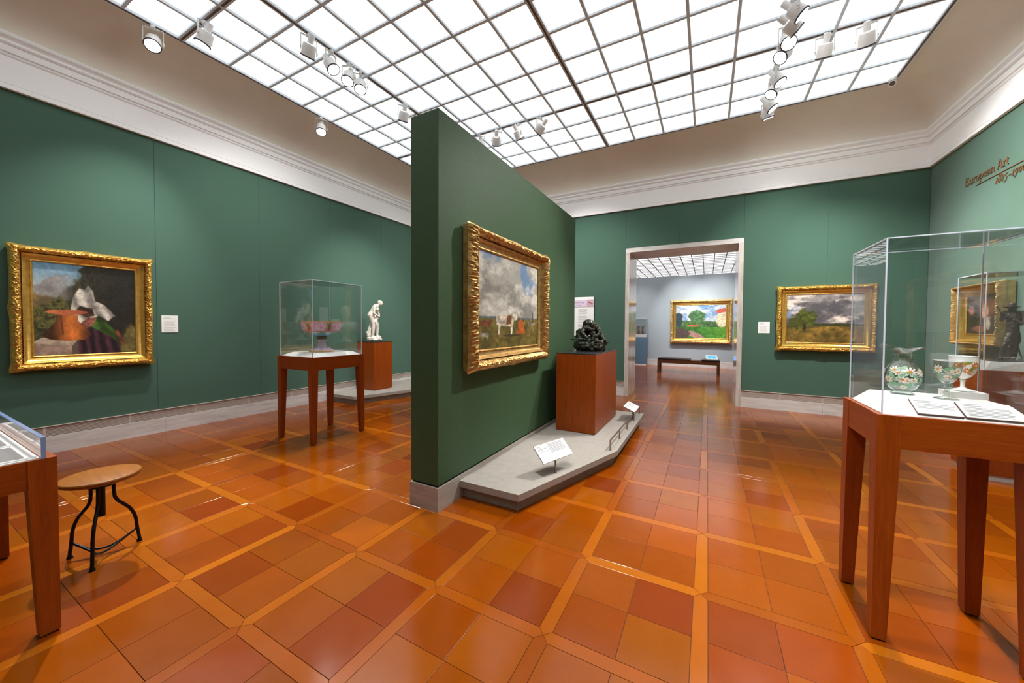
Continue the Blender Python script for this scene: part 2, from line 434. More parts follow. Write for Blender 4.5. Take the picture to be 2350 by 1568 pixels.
# ---- cornice
cp = [(-.02, ZG-.004), (.038, ZG-.004), (.038, ZG+.026), (.026, ZG+.030), (.026, ZG+.044), (.030, ZG+.046), (.030, ZG+.300), (.036, ZG+.306), (.042, ZG+.318),
      (.034, ZG+.322), (.034, ZG+.336), (.052, ZG+.340), (.056, ZG+.392), (.050, ZG+.396), (.050, ZG+.404), (.062, ZG+.408), (.074, ZG+.424), (.070, ZG+.444), (.076, ZG+.456),
      (.098, ZG+.474), (.104, ZG+.494), (.094, ZT-.006), (.094, ZT), (-.02, ZT)]
struct(sweep(cp).build('trim_1', 'white_trim', smooth=25))

# ---- walls of panels
PT = .02
def wall_panels(parent, axis, coord, seams, z0, z1, sign, mat='green_fabric', cut=None):
    """panels on a plane; sign = +1 when they grow toward +axis"""
    for a, b in zip(seams[:-1], seams[1:]):
        spans = [(z0, z1)]
        if cut and a >= cut[0]-.02 and b <= cut[1]+.02: spans = [(cut[2], z1)]
        for q0, q1 in spans:
            g = .0014
            lo, hi = (coord, coord+sign*PT) if sign > 0 else (coord+sign*PT, coord)
            if axis == 0: m = MB().box(lo, hi, a+g, b-g, q0, q1, ch=.0012)
            else: m = MB().box(a+g, b-g, lo, hi, q0, q1, ch=.0012)
            m.build('wall_panel', mat, parent)
ZR0, ZR1 = .178, .282
seamsL = [YF]+[1.847+1.163*k for k in range(-4, 5)]+[YB]
seamsB = [XL, -4.75, -3.55, -2.46, DX0-.075, -.47, DX1+.075, 1.62, XR]
seamsR = [YF]+[-1.7+1.18*k for k in range(0, 7)]+[YB]
wl = struct(bx(XL-.25, XL-PT-.002, YF-.25, YB+.0, -.1, ZC+.1).build('wall_left', 'seam_dark'))
wall_panels(wl, 0, XL-PT, seamsL, ZR1, ZG, 1)
wr = struct(bx(XR+PT+.002, XR+.25, YF-.25, YB+.0, -.1, ZC+.1).build('wall_right', 'seam_dark'))
wall_panels(wr, 0, XR+PT, seamsR, ZR1, ZG, -1)
m = MB()
for x0, x1, z0, z1 in ((XL-.25, DX0-.075, -.1, ZC+.1), (DX1+.075, XR+.25, -.1, ZC+.1), (DX0-.075, DX1+.075, DZ+.08, ZC+.1)):
    m.box(x0, x1, YB+PT+.002, Y2-.02, z0, z1)
wb = struct(m.build('wall_back', 'seam_dark'))
wall_panels(wb, 1, YB+PT, seamsB, ZR1, ZG, -1, cut=(DX0-.075, DX1+.075, DZ+.08))
m = MB()
for x0, x1, z0, z1 in ((-7, DX0-.075, 0, ZC+.1), (DX1+.075, 5, 0, ZC+.1), (DX0-.075, DX1+.075, DZ+.08, ZC+.1)): m.box(x0, x1, Y2-.02, Y2, z0, z1)
m.build('rear_face', 'grey_wall', wb)
wf = struct(bx(XL-.25, XR+.25, YF-.25, YF-PT-.002, -.1, ZC+.1).build('wall_front', 'seam_dark'))
wall_panels(wf, 1, YF-PT, [XL, -4.8, -3.6, -2.4, -1.2, 0, 1.2, XR], ZR1, ZG, 1)

# ---- baseboards: stone slabs below a slotted vent
def baseboard(name, axis, coord, sign, spans):
    root = None
    for a, b in spans:
        back = MB()
        if axis == 0: back.box(min(coord, coord-sign*.02), max(coord, coord-sign*.02), a, b, 0, ZR1)
        else: back.box(a, b, min(coord, coord-sign*.02), max(coord, coord-sign*.02), 0, ZR1)
        o = back.build(name, 'vent_dark')
        if root is None: root = struct(o)
        else: o.name = 'backing'; o.parent = root
        def put(nm, mat, s0, s1, d0, d1, z0, z1, mb=None):
            lo, hi = sorted((coord+sign*d0, coord+sign*d1)); mm = mb or MB()
            mm.box(lo, hi, s0, s1, z0, z1) if axis == 0 else mm.box(s0, s1, lo, hi, z0, z1)
            if mb is None: return mm.build(nm, mat, root)
        n = max(1, round((b-a)/1.38)); st = (b-a)/n
        for k in range(n): put('stone_slab', 'travertine', a+k*st+.001, a+(k+1)*st-.001, 0, .022, 0, ZR0)
        n = max(1, round((b-a)/.62)); st = (b-a)/n
        for k in range(n):
            mb = MB(); s0, s1 = a+k*st, a+(k+1)*st
            for q in range(7): z = ZR0+.008+q*.0128; put('', '', s0+.008, s1-.008, .001, .010, z, z+.0068, mb)
            put('', '', s0+.001, s0+.008, 0, .0115, ZR0, ZR1-.010, mb); put('', '', s1-.008, s1-.001, 0, .0115, ZR0, ZR1-.010, mb)
            mb.build('vent_grille', 'vent_metal', root)
        put('cap_rail', 'brown_cap', a, b, 0, .014, ZR1-.009, ZR1-.003)
        put('cap_bead', 'vent_metal', a, b, 0, .018, ZR1-.003, ZR1+.003)
    return root
baseboard('baseboard_left', 0, XL, 1, [(YF, YB)])
baseboard('baseboard_back', 1, YB, -1, [(XL+.03, DX0-.075), (DX1+.075, XR-.03)])
baseboard('baseboard_right', 0, XR, -1, [(YF, YB-.03)])
baseboard('baseboard_front', 1, YF, 1, [(XL+.03, XR-.03)])

# ---- stone door surround
d1 = struct(MB().box(DX0-.075, DX0, YB-.012, Y2+.01, 0, DZ+.0).build('door_1', 'travertine_upright'))
MB().box(DX1, DX1+.075, YB-.012, Y2+.01, 0, DZ).build('jamb', 'travertine_upright', d1)
MB().box(DX0-.075, DX1+.075, YB-.012, Y2+.01, DZ, DZ+.08).build('lintel', 'travertine', d1)
thr = []
# ---- free-standing partition with stone foot
PX0, PX1, PY0, PY1, PZ = -1.955, -1.695, 2.012, 5.0, 2.885
wp = struct(bx(PX0, PX1, PY0, PY1, .19, PZ, ch=.003).build('wall_partition', 'green_paint'))
bx(PX0+.008, PX1-.008, PY0+.008, PY1-.008, .172, .19).build('shadow_gap', 'seam_dark', wp)
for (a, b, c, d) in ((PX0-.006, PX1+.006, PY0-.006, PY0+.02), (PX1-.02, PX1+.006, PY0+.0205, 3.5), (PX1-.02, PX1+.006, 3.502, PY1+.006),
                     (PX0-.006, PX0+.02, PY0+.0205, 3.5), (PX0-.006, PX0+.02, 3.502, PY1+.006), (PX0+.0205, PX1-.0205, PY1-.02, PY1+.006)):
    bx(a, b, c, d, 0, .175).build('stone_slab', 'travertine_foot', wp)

# ---- next room
w2 = struct(bx(-4.2, 2.2, YW, YW+.25, .21, 3.117).build('wall_far', 'grey_wall'))
for k in range(5): bx(-4.2+1.28*k+.001, -4.2+1.28*(k+1)-.001, YW-.012, YW+.26, 0, .21).build('stone_slab', 'travertine', w2)
struct(bx(-7.2, -7, Y2, 26, 0, ZC).build('wall_far_left', 'grey_wall'))
struct(bx(5, 5.2, Y2, 26, 0, ZC).build('wall_far_right', 'grey_wall'))
struct(bx(-7.2, 5.2, 26, 26.2, 0, ZC).build('wall_far_end', 'grey_wall'))
c2 = struct(bx(-7.2, 5.2, Y2, 26, ZC+.06, ZC+.12).build('ceiling', 'white_trim'))
m = MB(); b1 = MB(); b2 = MB()
x0 = CX0-2*CP
for i in range(21):
    for j in range(37): m.box(x0+i*CP+.002, x0+(i+1)*CP-.002, 8.3+j*CP+.002, 8.3+(j+1)*CP-.002, ZC+.02, ZC+.032)
for i in range(22): q = bx(x0+i*CP-.016, x0+i*CP+.016, 8.3, 8.3+37*CP, ZC-.006, ZC+.02); b1.add(q.v, q.f)
for j in range(38): q = bx(x0, x0+21*CP, 8.3+j*CP-.016, 8.3+j*CP+.016, ZC-.004, ZC+.019); b2.add(q.v, q.f)
tag(m.build('glass_pane', 'far_ceiling_glass', c2), kind='stuff')
tag(b1.build('glazing_bar', 'far_bar', c2), kind='stuff'); tag(b2.build('glazing_bar', 'far_bar', c2), kind='stuff')

# ================================================================== PAINTINGS
def rect_sweep(w, h, pts_fn, n_side, offs):
    """closed frame ring: offs inset values (0 = outer edge); pts_fn(side, s, length, o)-> (depth, outward shift)"""
    m = MB(); n = len(offs); ring = 4*n_side; vs = []
    cor = lambda o: [(-w/2+o, -h/2+o), (w/2-o, -h/2+o), (w/2-o, h/2-o), (-w/2+o, h/2-o)]
    nrm = [(0, -1), (1, 0), (0, 1), (-1, 0)]
    for oi, o in enumerate(offs):
        cs = cor(o)
        for k in range(4):
            a, b = cs[k], cs[(k+1) % 4]; Lk = w if k % 2 == 0 else h
            for q in range(n_side):
                t = q/n_side; x = a[0]+(b[0]-a[0])*t; z = a[1]+(b[1]-a[1])*t
                d, sh = pts_fn(k, t, Lk, o, oi)
                vs.append((x+nrm[k][0]*sh, -d, z+nrm[k][1]*sh))
    fs = [(i*ring+k, (i+1)*ring+k, (i+1)*ring+(k+1) % ring, i*ring+(k+1) % ring) for i in range(n-1) for k in range(ring)]
    return m.add(vs, fs)
def ornament(S, X, Lk, seed):
    """carved foliage relief (arrays); S metres along the side, X 0..1 across"""
    c = np.minimum(S, Lk-S); mid = np.abs(S-Lk/2); env = np.sin(PI*np.clip(X, 0, 1))**.7
    Lm = .12; ph = S/Lm
    scroll = np.abs(np.sin(PI*ph+1.3*np.sin(2*PI*X+seed)))**.7
    lobes = .5+.5*np.cos(2*PI*(3*ph+2.2*np.abs(X-.5)*np.sign(np.sin(PI*ph))))
    n1 = fbm(S*1.0+3*seed, X*.13, 34, int(seed*10), 3); rid = 1-np.abs(2*n1-1)
    n2 = fbm(S+seed, X*.13, 85, int(seed*10)+5, 2); rid2 = (1-np.abs(2*n2-1))**2
    v = .26*scroll+.12*lobes+1.35*(rid-.55)+.6*rid2
    for dist, rad in ((c-.05, .055), (mid, .07)):
        rho = np.sqrt((dist/rad)**2+((X-.5)/.6)**2); th = np.arctan2((X-.5)*.13, dist+1e-6)
        shell = np.exp(-rho**2)*(.75+.35*np.cos(9*th)); v = v*(1-.5*np.exp(-rho**2))+shell
    return env*v
def make_frame(root, w, h, wo, depth, gold_o, gold_i, seed=1., scoop=.35, cw=None, relief=1.0, scal=1.0, flip=False):
    """outer carved moulding, plain scoop, beaded sight edge. wo = frame width"""
    wc = wo*(1-scoop)*.86; n = 300; K = 22
    tab = {}
    for kk in (0, 1):
        Lk_ = w if kk == 0 else h
        S_, X_ = np.meshgrid(np.arange(n)/n*Lk_, np.linspace(0, 1, K), indexing='ij'); tab[kk] = ornament(S_, X_, Lk_, seed+.7*kk)
    offs = [wc*i/(K-1) for i in range(K)]
    def f(k, t, Lk, o, oi):
        x = oi/(K-1)
        d = depth*(.55+.45*math.sin(PI*min(1, x*1.08)))+relief*.020*tab[k % 2][min(n-1, int(round(t*n))), oi]
        c = min(t, 1-t)*Lk; mid = abs(t-.5)*Lk
        sh = scal*(.012*math.exp(-(c/.06)**2)+.010*math.exp(-(mid/.06)**2)) if oi < 7 else 0
        return d, sh*(1-oi/7)
    out = rect_sweep(w, h, f, n, offs)
    o = out.build('carved_moulding', gold_o, root, smooth='all')
    m = MB()                                           # side of the frame down to the wall
    for a, b, c, d in ((-w/2+.006, w/2-.006, -h/2+.006, -h/2+.03), (-w/2+.006, w/2-.006, h/2-.03, h/2-.006), (-w/2+.006, -w/2+.03, -h/2+.03, h/2-.03), (w/2-.03, w/2-.006, -h/2+.03, h/2-.03)):
        m.box(a, b, -depth*.62, 0, c, d)
    m.build('frame_side', gold_o, root)
    o0, o1 = wc-.004, wo*.9; K2 = 8
    def g(k, t, Lk, o, oi):
        x = oi/(K2-1); return depth*(.78-.42*math.sin(PI/2*x))+(.004 if oi in (0, 1) else 0), 0
    rect_sweep(w, h, g, 2, [o0+(o1-o0)*i/(K2-1) for i in range(K2)]).build('frame_scoop', gold_i, root, smooth=50)
    K3 = 6
    def b(k, t, Lk, o, oi):
        x = oi/(K3-1); return depth*.34+.010*math.sin(PI*x)*(1+.5*math.sin(2*PI*t*Lk/.022)), 0
    rect_sweep(w, h, b, 110, [o1-.002+(wo-o1+.006)*i/(K3-1) for i in range(K3)]).build('beaded_edge', gold_i, root, smooth='all')
    m = MB().box(-w/2+.02, w/2-.02, -.012, -.002, -h/2+.02, h/2-.02); m.build('backing_board', 'brown_cap', root)
def make_canvas(root, w, h, d, painter, nx=190, ny=150):
    u, v = np.meshgrid(np.linspace(0, 1, nx), np.linspace(0, 1, ny), indexing='ij')
    img = painter(u, v)
    X = (u-.5)*w; Z = (v-.5)*h
    vs = np.stack([X, np.full_like(X, -d), Z], -1).reshape(-1, 3)
    idx = np.arange(nx*ny).reshape(nx, ny)
    q = np.stack([idx[:-1, :-1], idx[1:, :-1], idx[1:, 1:], idx[:-1, 1:]], -1).reshape(-1, 4)
    me = bpy.data.meshes.new('canvas'); me.from_pydata(vs.tolist(), [], q.tolist()); me.update(); me.materials.append(M['canvas_paint'])
    at = me.color_attributes.new('Col', 'FLOAT_COLOR', 'POINT'); a = np.ones((nx*ny, 4), np.float32); a[:, :3] = s2l_np(img).reshape(-1, 3)
    at.data.foreach_set('color', a.ravel())
    return link('canvas', me, root)
def grain(img, u, v, amt, f, seed): return img*(1+(fbm(u, v, f, seed, 4)-.5)[..., None]*amt)

# generic stand-in pictures: colour masses only
def poly_mask(u, v, pts, warp=.012, seed=5, soft=.006):
    soft *= .35
    """soft-edged polygon with a hand-drawn outline"""
    x = u+warp*2*(fbm(u, v, 11, seed, 4)-.5); y = v+warp*2*(fbm(u, v, 11, seed+3, 4)-.5)
    ins = np.zeros(u.shape, bool); dist = np.full(u.shape, 9.)
    for k in range(len(pts)):
        (x0, y0), (x1, y1) = pts[k-1], pts[k]
        c = (y0 > y) != (y1 > y); ins ^= c & (x < (x1-x0)*(y-y0)/((y1-y0) or 1e-9)+x0)
        L2 = (x1-x0)**2+(y1-y0)**2 or 1e-9; t = np.clip(((x-x0)*(x1-x0)+(y-y0)*(y1-y0))/L2, 0, 1)
        dist = np.minimum(dist, np.hypot(x-x0-t*(x1-x0), y-y0-t*(y1-y0)))
    return 1/(1+np.exp(np.clip(-np.where(ins, dist, -dist)/soft, -40, 40)))
def fill(img, m, col, shade): return lerp(img, np.asarray(col)[None, None, :]*shade[..., None], m)
def pic_stilllife(u, v):
    rid = (1-np.abs(2*fbm(u, v, 22, 31, 5)-1))**3
    img = lerp(C(58, 56, 34), C(30, 27, 20), (u-.15)*1.6+.5*(fbm(u, v, 5, 4)-.5))*(.55+.6*rid+.5*fbm(u, v, 9, 8))[..., None]
    edge = .60+.5*(u-.06)+.16*(fbm(u, v, 9, 2)-.5)+1.2*np.clip(u-.30+.2*(fbm(u, v, 14, 6)-.5), 0, 1)
    sky = 1/(1+np.exp(-(v-edge)*60))
    img = lerp(img, lerp(C(172, 178, 176), C(112, 160, 190), (v-.72)*4)*(.85+.3*fbm(u, v, 6, 7))[..., None], sky)
    hill = poly_mask(u, v, [(-.05, .60), (.0, .72), (.07, .76), (.15, .84), (.22, .87), (.30, .90), (.36, .86), (.40, .60)], .03, 40, .012)
    img = fill(img, hill*(1-np.clip((u-.22)*6, 0, 1)), C(150, 146, 142), .7+.6*fbm(u, v, 14, 41))
    img = fill(img, poly_mask(u, v, [(-.05, .40), (-.05, .66), (.10, .66), (.22, .60), (.30, .50), (.2, .4)], .03, 42, .02), C(112, 94, 60), .6+.8*fbm(u, v, 8, 43))
    img = fill(img, poly_mask(u, v, [(-.05, .28), (-.05, .50), (.12, .56), (.24, .66), (.32, .54), (.30, .3)], .05, 44, .02), C(70, 68, 34), .3+1.1*rid+.4*fbm(u, v, 20, 45))
    img = fill(img, poly_mask(u, v, [(.80, .0), (.84, .22), (.92, .34), (1.05, .30), (1.05, .0)], .04, 46, .03), C(104, 92, 48), .5+.9*fbm(u, v, 12, 47))
    fold = lambda a, b, f: .5+.5*np.sin(f*(u*math.cos(a)+v*math.sin(a))+5*fbm(u, v, 5, 48)+b)
    sh = lambda q, lo=.55: lo+(1-lo)*q+.35*(fbm(u, v, 28, 49)-.5)
    # plum cloth, pale linen, patterned green cloth hung over a ledge
    img = fill(img, poly_mask(u, v, [(.36, -.02), (.40, .14), (.50, .30), (.66, .28), (.80, .12), (.84, -.02)], .01, 50), C(78, 42, 56), sh(fold(.15, 0, 60), .35))
    img = fill(img, poly_mask(u, v, [(.36, .30), (.33, .50), (.36, .64), (.42, .74), (.47, .72), (.50, .78), (.55, .70), (.57, .60), (.66, .56), (.77, .44), (.70, .38), (.60, .44), (.52, .40), (.44, .36)], .012, 51), C(222, 212, 196), sh(fold(.35, 1, 46), .58))
    img = fill(img, poly_mask(u, v, [(.36, .46), (.42, .54), (.54, .52), (.56, .44), (.48, .42)], .01, 53), C(82, 50, 34), sh(fold(1.1, 0, 50), .5))
    img = fill(img, poly_mask(u, v, [(.46, .34), (.60, .43), (.70, .34), (.84, .16), (.84, .09), (.72, .20), (.58, .28)], .008, 54), C(76, 118, 36), sh(fold(.8, 0, 40), .5))
    img = fill(img, poly_mask(u, v, [(.76, .28), (.80, .28), (.86, .14), (.84, .09)], .006, 55), C(150, 66, 48), sh(fold(1.2, 0, 60), .6))
    img = fill(img, poly_mask(u, v, [(.44, .36), (.50, .42), (.58, .42), (.54, .33), (.47, .29)], .01, 56), C(150, 88, 72), .5+.9*fbm(u, v, 40, 57))
    # stone block and copper cauldron
    img = fill(img, poly_mask(u, v, [(-.02, -.02), (-.02, .14), (.34, .10), (.34, -.02)], .004, 58, .004), C(150, 124, 108), .65+.7*fbm(u, v, 12, 59))
    img = fill(img, poly_mask(u, v, [(-.02, .14), (.08, .20), (.40, .17), (.34, .10)], .004, 60, .004), C(178, 160, 138), .75+.5*fbm(u, v, 12, 61))
    img = fill(img, poly_mask(u, v, [(.34, .10), (.40, .17), (.40, -.02), (.34, -.02)], .003, 62, .004), C(98, 82, 68), .75+.5*fbm(u, v, 12, 63))
    lit = np.clip(1.25-1.3*np.abs((u-.345)/.24)**1.3, .35, 1.25)*(.8+.4*fbm(u, v, 16, 25))
    img = fill(img, poly_mask(u, v, [(.08, .22), (.10, .25), (.21, .38), (.21, .44), (.40, .44), (.40, .38), (.52, .25), (.53, .22), (.46, .17), (.30, .155), (.14, .18)], .003, 64, .004), C(172, 94, 38), lit)
    img = fill(img, poly_mask(u, v, [(.10, .475), (.16, .45), (.30, .44), (.44, .45), (.50, .475), (.44, .492), (.30, .50), (.16, .492)], .003, 65, .004), C(182, 98, 62), .75+.5*fbm(u, v, 9, 26))
    img = fill(img, poly_mask(u, v, [(.235, .43), (.25, .43), (.27, .23), (.255, .22)], .002, 66, .003), C(104, 54, 26), np.ones_like(u))
    return grain(img, u, v, .3, 40, 3)
def clouds(u, v, dark, mid, light, f=3.2, seed=21):
    q = fbm(u*1.2, v*1.5, f, seed, 6); q2 = fbm(u+.3, v*1.3, f*1.7, seed+9, 5)
    img = lerp(dark, mid, (q-.34)*5); return lerp(img, light, (q2-.50)*5)
def pic_pasture(u, v):
    img = clouds(u, v, C(138, 136, 128), C(178, 175, 166), C(222, 219, 208))
    img = lerp(img, C(120, 150, 190), (fbm(u, v, 4, 33)-.60)*7*(v > .62))
    gr = grain(lerp(C(92, 88, 36), C(128, 104, 52), fbm(u, v, 7, 5)*1.4-.3), u, v, .9, 22, 6)
    hz = .335+.015*(fbm(u, v*0, 7, 3)-.5)
    img = np.where((v < hz)[..., None], gr, img)
    img = blob(img, u, v, .5, .335, .6, .012, C(92, 104, 112), .4, .3, 8)
    rough = .55+.9*fbm(u, v, 24, 90)
    def cow(x, y, k, col, flip=1):
        body = [(-.9, .55), (-.95, .95), (-.6, 1.05), (.5, 1.0), (.85, 1.12), (1.2, 1.1), (1.3, .85), (1.1, .78), (.9, .75), (.75, .5), (.7, 0), (.55, 0), (.5, .45), (-.5, .45), (-.6, 0), (-.75, 0), (-.72, .5)]
        return poly_mask(u, v, [(x+flip*k*p*.75, y+k*q) for p, q in body][::flip], .006, int(900*x), .005), col
    for x, y, k, c, f in ((.12, .20, .10, C(116, 62, 34), 1), (.40, .15, .21, C(206, 196, 174), 1), (.84, .24, .06, C(128, 120, 98), -1), (.90, .23, .05, C(150, 138, 112), 1), (.10, .10, .07, C(150, 146, 130), -1)):
        m, c = cow(x, y, k, c, f); img = fill(img, m, c, rough)
    img = fill(img, poly_mask(u, v, [(.40, .26), (.43, .36), (.50, .36), (.49, .27)], .012, 94, .01), C(128, 78, 46), rough)
    img = fill(img, poly_mask(u, v, [(.60, .15), (.62, .30), (.66, .34), (.71, .29), (.74, .16)], .012, 95, .008), C(186, 92, 34), rough)
    img = fill(img, poly_mask(u, v, [(.88, .30), (.885, .42), (.90, .42), (.91, .30)], .004, 96, .006), C(78, 72, 60), rough)
    img = blob(img, u, v, .50, .14, .16, .015, C(70, 60, 30), .4, .3, 97)
    return grain(img, u, v, .22, 45, 3)
def pic_meadow(u, v):
    img = clouds(u, v*1.2, C(86, 82, 86), C(150, 142, 140), C(232, 216, 204), 3.0, 52)
    img = lerp(img, C(120, 142, 178), (fbm(u, v, 3.5, 61)-.62)*8*(v > .5))
    gr = grain(lerp(C(86, 72, 26), C(142, 108, 46), fbm(u, v, 6, 15)*1.6-.3), u, v, 1.0, 18, 16)
    img = np.where((v < .37)[..., None], gr, img)
    img = blob(img, u, v, .62, .37, .5, .03, C(58, 60, 34), .3, .5, 41)
    img = blob(img, u, v, .26, .47, .15, .20, C(76, 84, 28), .15, .55, 42, 0, .6)
    img = blob(img, u, v, .14, .42, .12, .09, C(70, 74, 26), .2, .5, 43)
    img = blob(img, u, v, .25, .33, .02, .08, C(48, 38, 20), .3, .2, 44)
    return grain(img, u, v, .3, 40, 3)
def pic_garden(u, v):
    img = clouds(u, v, C(118, 150, 190), C(186, 198, 210), C(232, 230, 222), 4, 71)
    tr = grain(lerp(C(62, 96, 58), C(122, 146, 78), fbm(u, v, 9, 72)*1.5-.3), u, v, .9, 26, 75)
    img = np.where((v < .50+.12*(fbm(u, v*0, 4, 76)-.3))[..., None], tr, img)
    img = blob(img, u, v, .44, .66, .16, .18, C(78, 116, 76), .15, .5, 77, 0, .5)
    img = blob(img, u, v, .05, .55, .09, .22, C(54, 74, 82), .15, .4, 78)
    img = blob(img, u, v, .92, .56, .11, .22, C(224, 206, 172), .1, .1, 79, 0, .3)
    img = blob(img, u, v, .92, .82, .12, .06, C(198, 96, 78), .15, .2, 80, .3)
    img = np.where((v < .33+.02*fbm(u, v*0, 6, 4))[..., None], grain(lerp(C(54, 112, 50), C(104, 158, 56), u*1.2-.3), u, v, .6, 20, 81), img)
    img = blob(img, u, v, .40, .10, .22, .08, C(178, 138, 128), .15, .2, 82, -.55)
    img = blob(img, u, v, .12, .15, .16, .16, C(92, 78, 72), .2, .4, 83)
    img = blob(img, u, v, .36, .38, .10, .03, C(206, 104, 62), .2, .4, 84)
    return grain(img, u, v, .35, 50, 3)
def pic_dark(u, v):
    img = grain(lerp(C(62, 54, 50), C(40, 34, 34), fbm(u, v, 4, 91)*1.5-.3), u, v, .6, 10, 92)
    for x, y, rx, ry, c, s in ((.62, .66, .24, .22, C(104, 62, 44), 93), (.52, .58, .12, .16, C(204, 148, 116), 94), (.14, .60, .08, .12, C(160, 100, 78), 95), (.62, .30, .10, .16, C(170, 158, 146), 96), (.40, .14, .20, .08, C(150, 96, 76), 97)):
        img = blob(img, u, v, x, y, rx, ry, c, .35, .3, s, 0, .4)
    return grain(img, u, v, .3, 35, 3)
def pic_wide(u, v):
    img = clouds(u, v, C(120, 118, 104), C(146, 142, 124), C(172, 168, 150), 2.5, 44)
    return np.where((v < .42)[..., None], grain(lerp(C(70, 72, 48), C(96, 94, 62), fbm(u, v, 5, 5)), u, v, .6, 15, 7), img)

def painting(name, label, loc, rz, w, h, wo, depth, painter, go='gold_bright', gi='gold_smooth', seed=1., scoop=.35, relief=1., scal=1.):
    r = thing(name, label, 'painting', loc, rz)
    make_frame(r, w, h, wo, depth, go, gi, seed, scoop, relief=relief, scal=scal)
    make_canvas(r, w-2*wo+.012, h-2*wo+.012, depth*.30, painter, 280, 230)
    return r
HP = PI/2
painting('framed_painting', 'large painting with a copper pot in a bright carved gold frame on the left wall', (XL+.012, 1.283, 1.495), HP, 1.02, 1.245, .143, .085, pic_stilllife, seed=1.3)
painting('framed_painting', 'cloudy pasture painting in an antique gold frame hung on the free-standing green partition', (PX1+.012, 3.035, 1.565), HP, 1.50, 1.16, .165, .095, pic_pasture, 'gold_antique', 'gold_antique', 2.1, .3)
painting('framed_painting', 'wide painting of a dark tree under clouds, gold frame, right of the doorway', (1.588, YB-.012, 1.50), 0, 1.20, 1.02, .132, .075, pic_meadow, 'gold_bright', 'gold_smooth', 3.7, .36)
painting('framed_painting', 'small dark painting in a deep plain gold frame on the wall below the metal lettering', (XR-.012, 5.925, 1.51), -HP, .80, .68, .125, .12, pic_dark, 'gold_pale', 'gold_smooth', 4.4, .62, .45, .3)
painting('framed_painting', 'sunny garden landscape painting in a gold frame on the grey wall beyond the doorway', (-.215, YW-.012, 1.54), 0, 1.83, 1.46, .17, .09, pic_garden, 'gold_pale', 'gold_smooth', 5.2, .3, 1.2, 1.5)

painting('framed_painting', 'large hazy landscape on the right wall behind the viewer, reflected in the near case', (XR-.012, -2.45, 1.39), -HP, 1.7, 1.36, .15, .08, pic_wide, seed=6.1)
# ---- paper labels with rows of print
def text_rows(mb, rows, y, th=.0006):
    for x0, x1, z, hh in rows: mb.box(x0, x1, y-th, y, z-hh/2, z+hh/2)
    return mb
def wall_label(label, loc, rz, w, h, rows):
    r = thing('wall_label', label, 'label', loc, rz)
    bx(-w/2, w/2, -.006, 0, -h/2, h/2).build('card', 'card_white', r)
    text_rows(MB(), rows, -.006).build('print', 'ink', r); return r
def para(w, h, n, x0=-.36, x1=.36, z0=.30, dz=.062, seed=1):
    q = random.Random(seed); return [(x0*w, (x1-q.random()*.14)*w, (z0-dz*i)*h, .011*h) for i in range(n)]
wall_label('white square wall label beside the large copper pot painting', (XL, 1.97, 1.35), HP, .16, .214,
           [(-.06, .0, .082, .004), (-.06, .02, .070, .003)]+para(.16, .214, 5, z0=.16)+para(.16, .214, 5, z0=-.2))
wall_label('white square wall label left of the cloudy tree painting', (.826, YB, 1.353), 0, .158, .187, [(-.06, -.01, .07, .004), (-.06, .02, .058, .003)]+para(.158, .187, 8, z0=.12))
wall_label('narrow white wall label beside the small dark painting in deep gold frame', (XR, 6.51, 1.37), -HP, .11, .19, para(.11, .19, 9))
wall_label('white label on the hidden side of the partition, reflected in the left case', (PX0, 3.92, 1.52), -HP, .15, .27, para(.15, .27, 9))
# educational panel partly behind the partition
r = thing('text_panel', 'tall white text panel with lilac heading on the back wall behind the bronze', 'panel', (-2.235, YB, 1.555), 0)
bx(-.205, .205, -.03, 0, -.40, .40).build('board', 'card_edge', r); bx(-.204, .204, -.032, -.03, -.40, .40).build('sheet', 'card_white', r)
bx(-.204, .204, -.0325, -.032, .20, .335).build('heading_band', 'poster_lilac', r)
bx(-.204, .204, -.0327, -.032, .192, .198).build('rule', 'ink_dark', r)
bx(.06, .195, -.033, -.032, .205, .345).build('photograph', 'poster_photo', r); bx(.085, .15, -.0334, -.033, .275, .30).build('photo_detail', 'poster_red', r); bx(.135, .18, -.0334, -.033, .25, .27).build('photo_detail', 'ink_dark', r)
text_rows(MB(), [(-.12, .08-.05*random.random(), .15-.024*i, .006) for i in range(22) if i not in (5, 12)], -.032).build('print', 'ink', r)
for s, x, z, sz in (('interpreting', -.195, .275, .042), ('in part', -.165, .222, .042)):
    cu = bpy.data.curves.new('heading', 'FONT'); cu.body = s; cu.size = sz; cu.extrude = .0004
    t = bpy.data.objects.new('tmp', cu); COL.objects.link(t); bpy.context.view_layer.update()
    me = bpy.data.meshes.new_from_object(t.evaluated_get(bpy.context.evaluated_depsgraph_get())); bpy.data.objects.remove(t)
    me.transform(Matrix.Translation((x, -.0328, z)) @ Matrix.Rotation(HP, 4, 'X')); me.materials.clear(); me.materials.append(M['poster_ink'])
    link('heading_text', me, r)

